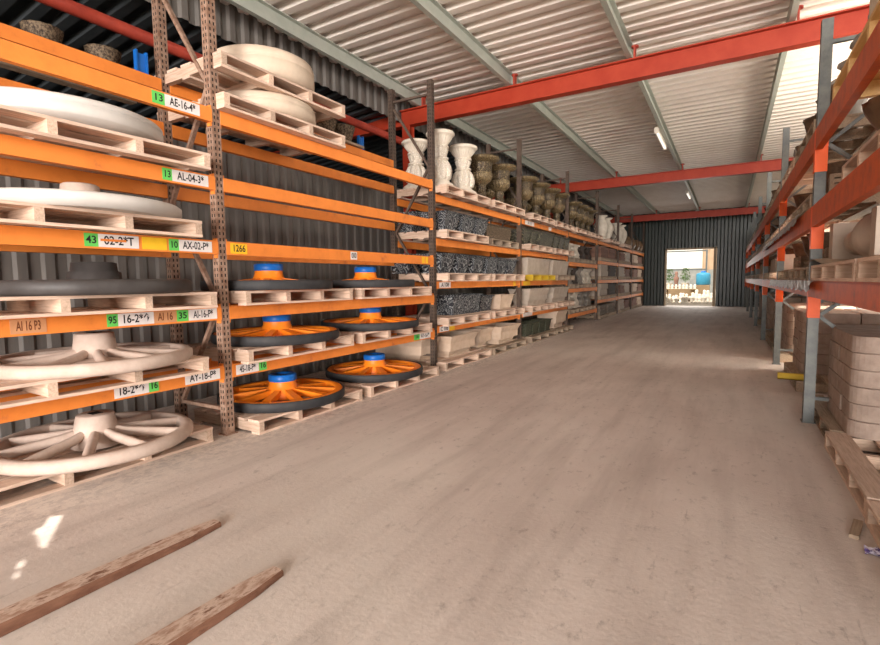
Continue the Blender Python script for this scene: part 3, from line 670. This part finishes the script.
# floor
pallet(-4.02, 7.0, 0, 'floor pallet under the left cream tapered planters', L=1.62, W=.95)
pallet(-4.02, 8.72, 0, 'grey floor pallet under the right cream tapered planters', L=1.6, W=.95, wood='grey')
planter(CREAMP, -4.3, 6.28, PH, 'cream tapered planter mostly behind the second rusty upright', rz=PI/2)
planter(CREAMP, -3.92, 7.0, PH, 'cream tapered planter nearest on the floor pallet')
planter(CREAMP, -4.2, 8.05, PH, 'cream tapered planter set back on the grey floor pallet', rz=PI/2)
planter(CREAMP, -3.86, 8.80, PH, 'cream tapered planter in front on the grey floor pallet')
# fourth bay
RIB = planter_mesh(.40, .4, .32, .07, OLIVE, flare=1); RIBL = planter_mesh(.95, .45, .33, .05, OLIVE)
pallet(-3.98, 10.45, LB[2], 'pallet under the olive black planters, left one', L=1.5, W=.9)
pallet(-3.98, 12.2, LB[2], 'pallet under the olive black planters, right one', L=1.6, W=.9)
for i, (y, m) in enumerate([(9.95, RIB), (10.42, RIB), (11.15, RIBL), (11.98, RIB), (12.45, RIB), (12.9, RIB)]):
    planter(m, -3.88, y, LB[2]+PH, '%s olive black planter in the fourth bay, from the left' % ordl[i], 'olive black planters')
TROUGH = planter_mesh(1.45, .5, .36, .04, STONEB, lip=.012); TRC = planter_mesh(1.3, .5, .36, .09, STONEB, lip=.012)
pallet(-3.95, 10.6, LB[1], 'yellow painted pallet under the left long beige trough', L=1.55, W=.85, wood='yellow')
pallet(-3.95, 12.3, LB[1], 'grey pallet under the right long beige trough', L=1.5, W=.85, wood='grey')
planter(TROUGH, -3.9, 10.6, LB[1]+PH, 'left long beige trough on the yellow pallet'); planter(TROUGH, -3.9, 12.25, LB[1]+PH, 'right long beige trough beside the yellow pallet', s=(1, .9, 1))
pallet(-3.95, 10.6, LB[0], 'pallet under the left beige tapered planter', L=1.55, W=.85)
pallet(-3.95, 12.3, LB[0], 'pallet under the right beige tapered planter', L=1.5, W=.85)
planter(TRC, -3.88, 10.62, LB[0]+PH, 'left beige tapered planter under the long troughs'); planter(TRC, -3.88, 12.25, LB[0]+PH, 'right beige tapered planter under the long troughs', s=(1, .95, 1))
pallet(-4.0, 10.7, 0, 'floor pallet under the dark green baskets', L=1.7, W=.9, wood='grey')
pallet(-4.0, 12.35, 0, 'floor pallet under the cream planter of the fourth bay', L=1.4, W=.9, wood='grey')
DB = planter_mesh(.36, .36, .27, .03, mat('dark_green_weave', (46, 50, 40), (84, 84, 66), 30, .7, bump=.5))
for i, y in enumerate([10.05, 10.48, 10.92, 11.36]): planter(DB, -3.86, y, PH, '%s dark green basket planter on the floor, from the left' % ordl[i], 'dark green basket planters')
planter(CREAMP, -3.9, 12.3, PH, 'cream planter on the floor right of the dark green baskets', s=(1, 1, 1.25))

# ------------------------------------------------------------------ curved bench legs (fifth bay)
def bench_leg_mesh(m):
    h = .5; pts = []; n = 14
    k = MB(); k.box((-.22, -.11, 0), (.22, .11, .06)); k.box((-.24, -.11, h-.06), (.24, .11, h))
    L_, R_ = [], []
    for i in range(n+1):
        t = i/n; z = .06+t*(h-.12); c = .10*math.sin(t*2*PI)*1.0; wv = .12+.05*abs(math.cos(t*PI))
        L_.append((c-wv, z)); R_.append((c+wv, z))
    k.prism(L_+R_[::-1], -.09, .09, axis='y')
    return k.xform(Matrix.Rotation(PI/2, 4, 'Z')).mesh('bench_leg', m)
BW, BG_, BD = bench_leg_mesh(STONEW), bench_leg_mesh(STONEG), bench_leg_mesh(DARKSLAB)
rows = [(LC[2], 'upper', [BW, BW, BD, BD]), (LC[1], 'middle', [BG_, BD, BG_, BW, BW]), (LC[0], 'lower', [BW, BW, BG_, BG_])]
for z, nm, ms in rows:
    pallet(-4.12, 13.95, z, 'pallet under the left bench legs of the %s row' % nm, L=1.45, W=.85, parts=False, wood='grey')
    pallet(-4.12, 15.5, z, 'pallet under the right bench legs of the %s row' % nm, L=1.45, W=.85, parts=False, wood='grey')
    for i, m in enumerate(ms):
        y = 13.75+i*(2.2/(len(ms)-1))
        c = {BW: 'white', BG_: 'grey', BD: 'dark'}[m]
        solo('bench_leg', m, '%s curved cast bench leg, %s from the left in the %s row' % (c, ordl[i], nm), 'bench leg', (-3.95, y, z+PH), (0, 0, 0), 'curved bench legs', (1, 1.15, .82 if nm == 'upper' else .9))

# ------------------------------------------------------------------ slab stacks in the far bays
SLABM = {}
def slabs(x, y, z, n, th, l, w_, m, what, gname):
    key = (th, l, w_, m.name)
    if key not in SLABM: kk = MB(); h_ = th-.012; kk.box((-w_/2, -l/2, .014), (w_/2, l/2, h_-.014)); kk.box((-w_/2+.02, -l/2+.02, 0), (w_/2-.02, l/2-.02, .0141)); kk.box((-w_/2+.02, -l/2+.02, h_-.0141), (w_/2-.02, l/2-.02, h_)); SLABM[key] = kk.mesh('slab', m)
    for i in range(n):
        pos = 'bottom' if i == 0 else ('topmost' if i == n-1 else ordl[i]+' from below')
        solo('slab', SLABM[key], '%s, %s in its pile' % (what, pos), 'slab', (x+random.uniform(-.015, .015), y+random.uniform(-.02, .02), z+i*(th-.012)), (0, 0, random.uniform(-.01, .01)), gname)
for b, (ya, yb) in ((5, (16.9, 19.6)), (6, (20.35, 22.6)), (7, (23.4, 26.0))):
    for li in range(4):
        z = 0 if li == 0 else LB[li-1]; lvn = ['on the floor', 'on the lowest shelf', 'on the middle shelf', 'on the upper shelf'][li]; bn = {5: 'sixth', 6: 'seventh', 7: 'last'}[b]
        L = (yb-ya)/2-.1
        for j in range(2):
            y = ya+(yb-ya)*(.25+.5*j)
            side = 'left' if j == 0 else 'right'
            pallet(-4.12, y, z, '%s pallet %s of the %s left bay' % (side, lvn, bn), L=round(L+.06, 2), W=.85, parts=False, wood='grey')
            if b == 5: m, n, th = [(STONEB, 2, .22), (DARKSLAB, 3, .14)][j] if li in (1, 2) else ((GREYSLAB, 3, .12) if li == 0 else (REDSLAB, 5, .085))
            elif b == 6: m, n, th = [(STONEB, 3, .14), (REDSLAB, 4, .09)][(j+li) % 2]
            else: m, n, th = [(REDSLAB, 3, .12), (STONEC, 2, .19)][(j+li) % 2]
            nm = {'grey_slab': 'grey', 'dark_slab': 'dark', 'reddish_slab': 'reddish', 'beige_cast_stone': 'beige', 'cream_cast_stone': 'cream'}[m.name]
            slabs(-4.08, y, z+PH, n, th, L*.92, .7, m, '%s slab %s of the %s left bay, %s pallet' % (nm, lvn, bn, side), 'slabs %s of the %s bay %s' % (lvn, bn, side))

# ------------------------------------------------------------------ right-hand racks
YR = [1.95, 5.45, 8.95, 12.45, 15.95, 19.45, 22.95, 26.4]
LR = [1.275, 1.93, 2.59]; BHR = [.14, .19, .19]
LBR = ['nearest right rack bay with worn orange beams above the big block stack', 'second right rack bay from the camera, behind the nearest grey upright', 'third right rack bay from the camera with cluttered shelves',
       'fourth right rack bay in the dim middle of the right row', 'fifth right rack bay in the dim far part of the right row', 'sixth right rack bay in the dim far part of the right row', 'last right rack bay against the back wall']
for i in range(7):
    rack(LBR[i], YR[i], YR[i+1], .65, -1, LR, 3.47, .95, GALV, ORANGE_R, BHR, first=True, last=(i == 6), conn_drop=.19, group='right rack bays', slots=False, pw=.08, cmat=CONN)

# block stacks: rounded-corner courses of separate concrete blocks
def block_mesh(x0, x1, y0, y1, S, R, h):
    """one block of a course of half-size S with corners of radius R"""
    pts = []
    def corner(cx, cy, sx, sy):
        if abs(abs(cx)-S) < 1e-3 and abs(abs(cy)-S) < 1e-3:
            ox, oy = cx-sx*R, cy-sy*R; a0 = math.atan2(0, sx) if False else None
            seq = []
            for q in range(7):
                t = q/6*PI/2; seq.append((ox+sx*R*math.cos(t), oy+sy*R*math.sin(t)))
            return seq if sx*sy > 0 else seq[::-1]
        return [(cx, cy)]
    pts += corner(x0, y0, -1, -1); pts += corner(x1, y0, 1, -1); pts += corner(x1, y1, 1, 1); pts += corner(x0, y1, -1, 1)
    g = .013; cx, cy = (x0+x1)/2, (y0+y1)/2
    pts = [(cx+(p[0]-cx)*(1-g/(x1-x0)), cy+(p[1]-cy)*(1-g/(y1-y0))) for p in pts]
    b = .006
    ins = [(cx+(p[0]-cx)*(1-2*b/(x1-x0)), cy+(p[1]-cy)*(1-2*b/(y1-y0))) for p in pts]
    k = MB(); n = len(pts); vs = [(a, c, 0) for a, c in ins]+[(a, c, b) for a, c in pts]+[(a, c, h-b) for a, c in pts]+[(a, c, h-.002) for a, c in ins]
    fs = [tuple(range(n-1, -1, -1)), tuple(range(3*n, 4*n))]
    for r in range(3): fs += [(r*n+i, r*n+(i+1) % n, (r+1)*n+(i+1) % n, (r+1)*n+i) for i in range(n)]
    k.add(vs, fs); return k.mesh('block', BLOCK)
BH = .125; SS = .555
lay = [[], []]
for i in range(3):
    for j in range(2):
        xa = -SS+i*2*SS/3; xb = xa+2*SS/3; ya = -SS+j*SS; yb = ya+SS
        lay[0].append(block_mesh(xa, xb, ya, yb, SS, .13, BH)); lay[1].append(block_mesh(ya, yb, xa, xb, SS, .13, BH))
def stack(x, y, z, n, label, group, rz=0):
    for c in range(n):
        for bi, m in enumerate(lay[c % 2]):
            cs = random.uniform(-.006, .006)
            solo('concrete_block', m, label, 'concrete block', (x+cs, y+random.uniform(-.006, .006), z+c*BH), (0, 0, rz), group)
pallet(1.26, 2.66, 0, 'floor pallet at the right edge, nearest to the camera', L=1.3, W=1.2)
pallet(1.28, 4.02, 0, 'floor pallet below the near end of the nearest block stack', L=1.34, W=1.22)
pallet(1.305, 5.43, 0, 'grey floor pallet below the far end of the nearest block stack', L=1.4, W=1.2, wood='grey')
stack(1.34, 5.10, PH, 6, 'grey concrete block in the nearest rounded stack on the right', 'blocks of the nearest right stack')
for i, (x, y, n, wd) in enumerate([(1.34, 7.95, 6, 'second'), (1.36, 9.9, 6, 'third'), (1.34, 11.5, 5, 'fourth'), (1.34, 13.6, 6, 'fifth'), (1.34, 17.2, 6, 'sixth')]):
    pallet(1.32, y-(.35 if i == 0 else 0), 0, 'floor pallet under the %s block stack on the right' % wd, L=1.5, W=1.25, wood='grey', parts=i < 2)
    stack(x, y, PH, n, 'grey concrete block in the %s rounded stack on the right' % wd, 'blocks of the %s right stack' % wd)
# yellow steel bar lying across the pallet edge
k = MB(); k.box((-.06, -.03, 0), (.24, .03, .012)); k.box((-.06, -.03, 0), (.24, -.018, .07)); k.box((-.06, .018, 0), (.24, .03, .07))
solo('steel_bar', k.mesh('bar', YELLOW), 'yellow steel channel lying on the pallet edge just behind the nearest right upright', 'steel bar', (.58, 6.92, PH))

# goods on the nearest right bay
pallet(1.12, 4.35, LR[0], 'pallet under the lying cast balusters on the right lower shelf', L=1.7, W=1.06)
pallet(1.12, 2.75, LR[0], 'right lower shelf pallet running out of the picture', L=1.4, W=1.06)
def warped_sheet():
    k = MB(); n = 10; vs = []; fs = []
    for i in range(n+1):
        for j in range(n+1):
            x = -.14+.28*i/n; y = -.62+1.24*j/n
            vs.append((x, y, .018*math.sin(3.2*y+1)+.02*math.cos(5*x)*math.sin(4*y)-.05*max(0, -.02-x)))
    for i in range(n):
        for j in range(n): a = i*(n+1)+j; fs.append((a, a+n+1, a+n+2, a+1))
    o = len(vs); k.add(vs+[(a, b, c-.008) for a, b, c in vs], fs+[tuple(q+o for q in f[::-1]) for f in fs])
    return k.mesh('sheet', mat('grey_card_sheet', (176, 160, 140), (158, 142, 124), 6, .85))
solo('packing_sheet', warped_sheet(), 'grey warped packing sheet hanging over the pallet edge by the nearest right upright', 'sheet', (.74, 5.0, LR[0]+PH+.03))
# cast balusters lying along the pallet
k = MB(); k.lathe([(.10, -.32), (.085, -.30), (.07, -.2), (.10, -.1), (.115, -.08), (.115, .05), (.10, .07), (.09, .1), (.13, .2), (.165, .36), (.15, .52), (.10, .64), (.08, .68), (.12, .71), (.12, .75)], 36)
BALB = k.mesh('body', STONEB); PLM = box_mesh((-.16, -.165, 0), (.16, .16, .16), STONEB); PLM2 = box_mesh((-.14, -.14, 0), (.14, .14, .12), STONEB)
for i, (x, lb) in enumerate([(.86, 'front'), (1.28, 'back')]):
    t = thing('cast_baluster', '%s beige cast baluster lying along the right lower shelf' % lb, 'baluster', (x, 4.95, LR[0]+PH+.168), 'beige cast balusters'); t.rotation_euler = (PI/2, 0, 0)
    put('body', BALB, t, (0, 0, .32)); put('plinth', PLM, t, (0, 0, -.22)); put('top_block', PLM2, t, (0, 0, 1.07))
solo('stone_slab', box_mesh((0, -.85, 0), (.06, .85, .36), STONEB), 'upright beige stone slab behind the lying balusters', 'slab', (1.49, 3.75, LR[0]+PH))
pallet(1.14, 3.62, LR[1], 'pallet with pale end blocks on the right middle shelf under the dark pots', L=1.5, W=1.0)
pallet(1.13, 4.0, LR[2], 'new yellow wood pallet under the two grey busts', L=1.7, W=1.0, wood='new').scale = (1, 1, 1.25)
def bust_meshes():
    h = MB(); h.lathe([(.05, .33), (.07, .36), (.105, .42), (.12, .5), (.11, .58), (.07, .64), (.0, .66)], 28, sx=1.05, sy=.85)
    h.lathe([(.02, .46), (.035, .48), (.02, .5)], 10, c=(.11, 0, 0))
    for s in (-1, 1): h.lathe([(.005, .47), (.03, .49), (.03, .53), (.005, .55)], 10, c=(0, s*.098, 0), sx=1, sy=.5)
    b = MB(); b.lathe([(.13, 0), (.14, .03), (.1, .06), (.1, .09), (.2, .14), (.26, .2), (.25, .25), (.15, .3), (.075, .33), (.07, .37)], 36, sx=.62, sy=1)
    return h.mesh('head', STONEG), b.mesh('shoulders', STONEG)
BH1, BH2 = bust_meshes()
for y, lb, rz, x, bs_ in ((4.70, 'farther', -1.9, .765, .44), (4.36, 'nearer', -2.1, .80, .52)):
    t = thing('stone_bust', '%s of the two grey cast busts on the right top shelf' % lb, 'bust', (x, y, LR[2]+PH*1.25), 'grey cast busts', rz); t.scale = (bs_*1.2, bs_*1.2, bs_)
    put('head', BH1, t); put('shoulders', BH2, t)
solo('gate_pillar', box_mesh((-.16, -.16, 0), (.16, .16, .75), STONEW), 'square white cast pillar beside the nearer grey bust', 'pillar', (.82, 4.02, LR[2]+PH*1.25), scale=(.75, .75, .75))
k = MB(); k.lathe([(.13, 0), (.15, .04), (.1, .08), (.18, .16), (.23, .24), (.24, .27), (.2, .26), (.1, .12), (0, .1)], 32, flute=lambda z: (14, .08)); POTD = k.mesh('low_pot', BROWNPOT)
for i, (x, y) in enumerate([(.95, 4.15), (.95, 3.62), (1.35, 4.2), (1.38, 3.7)]):
    solo('garden_pot', POTD, '%s brown fluted pot on the right middle shelf' % ['far front', 'near front', 'far back', 'near back'][i], 'pot', (x, y, LR[1]+PH), (0, 0, i), 'brown fluted pots, nearest right bay', (1.05, 1.05, 1.25))
for i in range(3):
    solo('timber_plank', box_mesh((-.06, -.8, 0), (.06, .8, .03), WOODN if i == 1 else WOODG), '%s loose timber plank lying over the brown pots' % ['nearest', 'middle', 'far'][i], 'plank', (.86+i*.22, 3.9, LR[1]+PH+.34), (0, 0, .05*(i-1)), 'loose planks')

# goods further down the right racks
k = MB(); k.lathe([(.12, 0), (.13, .05), (.08, .1), (.14, .28), (.17, .42), (.1, .55), (.06, .62), (.1, .7), (.09, .8), (.03, .86), (0, .88)], 28, flute=fl(.1, .5, 9, .1)); FIG = k.mesh('cast_figure', STONEG)
k = MB(); k.lathe([(.1, 0), (.12, .04), (.07, .1), (.16, .25), (.2, .42), (.22, .46), (.17, .44), (0, .3)], 28, flute=lambda z: (10, .08)); POT2 = k.mesh('dark_pot', mat('dark_brown_pot', (82, 64, 50), (120, 98, 78), 7, .6, vary=.2))
k = MB()
for zz in (0, .1, .2, .3): k.box((-.28, -.36, zz), (.28, .36, zz+.075))
for a in (-.25, .25):
    for b in (-.33, .33): k.box((a-.03, b-.03, 0), (a+.03, b+.03, .375))
CRATE = k.mesh('crate', WOODG)
BGB = box_mesh((-.2, -.16, 0), (.2, .16, .26), STONEB)
bn = ['', 'second', 'third', 'fourth', 'fifth', 'sixth', 'last']
rr = random.Random(3)
for b in range(1, 7):
    ym = (YR[b]+YR[b+1])/2
    for li in range(3):
        lvn = ['lower', 'middle', 'top'][li]; z = LR[li]+PH
        for j in (0, 1):
            y = ym-.82+1.64*j
            pallet(1.12, y, LR[li], '%s pallet on the %s shelf of the %s right bay' % (['near', 'far'][j], lvn, bn[b]), L=1.5, W=1.02, wood=['std', 'grey'][rr.random() < .6], parts=b < 3, group='right rack pallets')
            n = 4 if b < 4 else 3
            for q in range(n):
                yy = y-.55+1.1*q/(n-1); side = ['near', 'far'][j]
                lab = '%s, %s on the %s pallet, %s shelf of the %s right bay' % ('%s', ordl[q], side, lvn, bn[b])
                kind = rr.choice(['fig', 'fig', 'pot', 'crate']) if li == 2 else rr.choice(['pot', 'fig2', 'crate']) if li == 1 else rr.choice(['pot', 'block', 'crate'])
                g = 'goods on the %s shelf of the %s right bay' % (lvn, bn[b])
                if kind == 'fig': s = rr.uniform(.55, .85); solo('cast_figure', FIG, lab % 'grey cast figure', 'statue', (.92, yy, z), (0, 0, rr.random()*6), g, (s, s, s))
                elif kind == 'fig2': solo('cast_figure', FIG, lab % 'small grey cast figure', 'statue', (.92, yy, z), (0, 0, rr.random()*6), g, (.55, .55, .48))
                elif kind == 'pot': s = rr.uniform(.72, .86) if li < 2 else rr.uniform(.8, 1.0); solo('garden_pot', POT2, lab % 'dark brown pot', 'pot', (.92, yy, z), (0, 0, rr.random()*6), g, (s, s, s))
                elif kind == 'block': solo('stone_block', BGB, lab % 'beige stone block', 'block', (.92, yy, z), (0, 0, rr.uniform(-.1, .1)), g)
                else:
                    s = .46; solo('crate', CRATE, lab % 'slatted wooden crate', 'crate', (.92, yy, z), (0, 0, rr.uniform(-.1, .1)), g, (s*1.2, s, s))
# silver wrap hanging on the front of the second right bay
def wrap_mesh(L, h):
    k = MB(); n = 60; vs = []; fs = []
    for i in range(n+1):
        y = L*i/n
        for j in range(5):
            zz = -h*j/4*(1+.12*math.sin(i*1.3)); vs.append((-.012*abs(math.sin(i*.9+j))-.006*j, y, zz))
    for i in range(n):
        for j in range(4): a = i*5+j; fs.append((a, a+5, a+6, a+1))
    o = len(vs); k.add(vs+[(a+.003, b, c) for a, b, c in vs], fs+[tuple(q+o for q in f[::-1]) for f in fs]); return k.mesh('wrap', PLASTIC)
solo('plastic_wrap', wrap_mesh(5.8, .10), 'long strip of silvery plastic wrap hanging on the middle right beam', 'plastic wrap', (.585, 6.2, LR[1]+.01))
solo('plastic_wrap', wrap_mesh(4.6, .085), 'torn pale wrap stuck over the lower right beam by the nearest upright', 'plastic wrap', (.583, 5.0, LR[0]+.0))

# ------------------------------------------------------------------ floor items in front
def fork(x, y1, label):
    k = MB(); n = 22; vs = []; fs = []
    for i in range(n+1):
        t = i/n; y = -2.2+(y1+2.2)*t; d = max(0, (y-(y1-.95))/.95); wd = .060-.004*d; th = .05-.024*d
        e = max(0, (y-(y1-.05))/.05); wd *= 1-.35*e*e
        b = .008
        ring = [(-wd, 0), (wd, 0), (wd, th-b), (wd-b, th), (-wd+b, th), (-wd, th-b)]
        vs += [(a, y, c) for a, c in ring]
    for i in range(n):
        for q in range(6): fs.append((i*6+q, i*6+(q+1) % 6, (i+1)*6+(q+1) % 6, (i+1)*6+q))
    fs += [tuple(range(6)), tuple(range(n*6+5, n*6-1, -1))]
    k.add(vs, fs)
    k.m = [1 if len(f) == 4 and q_ % 6 in (3,) and q_ < n*6 else 0 for q_, f in enumerate(k.f)]
    solo('forklift_fork', k.mesh('fork', FORK, FORKT), label, 'forklift fork', (x, 0, .002))
fork(-2.36, 1.60, 'left of the two rusty steel forklift forks lying on the floor')
fork(-1.715, 1.45, 'right of the two rusty steel forklift forks lying on the floor')
k = MB(); k.box((-.02, -.11, 0), (.02, .11, .02)); solo('wood_offcut', k.mesh('offcut', WOODG), 'thin wood offcut on the floor beside the nearest right pallet', 'wood offcut', (.60, 3.17, .001), (0, 0, -.25))
def wrapper():
    k = MB(); n = 8; vs = []; fs = []
    for i in range(n+1):
        for j in range(n+1):
            x = -.09+.18*i/n; y = -.045+.09*j/n
            vs.append((x, y*(1-.4*(1-i/n)), .006+.022*abs(math.sin(i*1.7+j*.6))*abs(math.cos(j*1.1))))
    for i in range(n):
        for j in range(n): a = i*(n+1)+j; fs.append((a, a+n+1, a+n+2, a+1))
    o = len(vs); k.add(vs+[(a, b, c-.005) for a, b, c in vs], fs+[tuple(q+o for q in f[::-1]) for f in fs]); return k.mesh('wrapper', PURPLE)
solo('crumpled_wrapper', wrapper(), 'crumpled purple and white wrapper on the floor at the right', 'litter', (.68, 2.93, .002), (0, 0, -.1))

# ------------------------------------------------------------------ the yard seen through the back door
k = MB(); k.box((-16, 40, 0), (8, 40.3, 5.5)); struct('wall_yard', k.mesh('wall_yard', OUTWHITE))
k = MB(); k.box((-9, 38.5, 0), (6, 38.8, 2.05)); struct('wall_yard_low', k.mesh('w', mat('grey_yard_wall', (128, 130, 126), (150, 150, 144), 3, .9)))
TABLE = mat('brown_table', (128, 106, 78), (146, 122, 92), 4, .8)
k = MB(); k.box((-1.55, 36, 1.9), (2.5, 36.1, 3.6))
for i in range(12): k.box((-1.55+i*.3, 35.97, 1.9), (-1.49+i*.3, 36, 3.6))
k.box((-1.3, 36, 0), (-1.2, 36.1, 1.9)); k.box((2.2, 36, 0), (2.3, 36.1, 1.9))
solo('board_fence', k.mesh('fence', OUTBEIGE), 'beige boarded panel on posts beyond the back door', 'fence')
t = thing('display_stand', 'grey steel display frame standing in the yard beyond the door', 'frame', (-2.2, 34.5, 0))
for x in (-1.6, .95):
    put('post', box_mesh((x-.05, -.05, 0), (x+.05, .05, 3.1), GALV), t)
for z in (1.85, 3.0): put('rail', box_mesh((-1.6, -.03, z), (.95, .03, z+.08), GALV), t)
t = thing('display_table', 'low beige display table in the yard covered with white ornaments', 'table', (-2.5, 32.6, 0))
put('tabletop', box_mesh((-1.0, -.4, .68), (.85, .4, .74), TABLE), t)
for x in (-.8, .65):
    put('leg', box_mesh((x-.1, -.3, 0), (x+.1, .3, .68), TABLE), t)
k = MB(); k.lathe([(.12, 0), (.13, .05), (.07, .1), (.11, .25), (.13, .35), (.06, .42), (.08, .5), (.06, .56), (0, .58)], 20); STAT = k.mesh('statuette', STONEW)
k = MB(); k.lathe([(.1, 0), (.06, .08), (.16, .2), (.2, .3), (.14, .28), (0, .2)], 20); BOWL = k.mesh('bowl', STONEW)
ry = random.Random(5)
for i in range(9):
    solo('statuette', STAT, 'small white statuette on the display table in the yard', 'statuette', (-3.35+i*.2, 32.5+ry.uniform(-.2, .2), .74), (0, 0, i), 'white statuettes on the yard table', (.7, .7, .45))
for i in range(8):
    solo('statuette', STAT, 'small white statuette on the yard ground left of the doorway centre', 'statuette', (-3.2+i*.17, 30.5+ry.uniform(-.5, .5), -.02), (0, 0, i), 'white statuettes, left ground group', (1.0, 1.0, ry.uniform(.7, 1.05)))
for i in range(14):
    solo('stone_bowl' if i % 3 == 0 else 'statuette', BOWL if i % 3 == 0 else STAT, ('white stone bowl' if i % 3 == 0 else 'small white statuette')+' in the yard group right of the doorway centre', 'bowl' if i % 3 == 0 else 'statuette', (-1.75+(i % 7)*.19, 30.3+(i//7)*.7, -.02), (0, 0, i), 'white bowls in the right yard group' if i % 3 == 0 else 'white statuettes in the right yard group', (1.05, 1.05, 1.3 if i % 3 == 0 else ry.uniform(.9, 1.3)))
t = thing('water_barrel', 'blue plastic barrel raised on a stand in the yard', 'barrel', (-1.35, 33.2, .95))
k = MB(); k.lathe([(.34, 0), (.38, .05), (.38, .6), (.34, .68), (.15, .74), (0, .74)], 28); put('body', k.mesh('body', TARP), t)
k = MB(); k.lathe([(.13, .74), (.13, .82), (0, .83)], 20); put('lid', k.mesh('lid', BLUE), t)
solo('barrel_stand', box_mesh((-.35, -.35, 0), (.35, .35, .97), TABLE), 'beige stand under the blue barrel in the yard', 'stand', (-1.35, 33.2, -.02))
def shrub(x, y, z, r, h, label):
    t = thing('potted_shrub', label, 'plant', (x, y, z)); k = MB(); k.lathe([(.16, 0), (.22, .3), (.24, .33), (.2, .32), (0, .28)], 20); put('pot', k.mesh('pot', STONEW), t)
    k = MB(); rs = random.Random(int(x*100))
    k.tube([(0, 0, .28), (0, 0, .5+h*.5)], .02, 6)
    for i in range(260):
        a = rs.random()*6.28; u = rs.random(); rad = r*math.sqrt(rs.random())*(1-.5*abs(u-.4)); p = Vector((math.cos(a)*rad, math.sin(a)*rad, .45+u*h)); d = Vector((rs.uniform(-1, 1), rs.uniform(-1, 1), rs.uniform(-.3, 1))).normalized()*.09; s_ = d.cross(Vector((.3, .5, .8))).normalized()*.03
        k.add([p-s_*.2, p+d*.5-s_, p+d, p+d*.5+s_], [(0, 1, 2, 3)])
    put('foliage', k.mesh('foliage', LEAF), t)
shrub(-3.25, 33.8, .75, .28, .7, 'left green potted shrub beyond the yard table'); shrub(-2.35, 33.9, .75, .28, .75, 'right green potted shrub beyond the yard table')
k = MB(); k.box((-4.0, 33.4, -.02), (-1.85, 34.2, .75)); solo('yard_bench', k.mesh('bench', TABLE), 'beige block bench under the two shrubs in the yard', 'bench')
solo('yard_statue', STAT, 'reddish tall statue between the shrubs in the yard', 'statue', (-2.85, 33.8, .75), (0, 0, 0), None, (1.2, 1.2, 1.8)).data = (lambda m: (m.materials.clear(), m.materials.append(REDSLAB), m)[2])(STAT.copy())
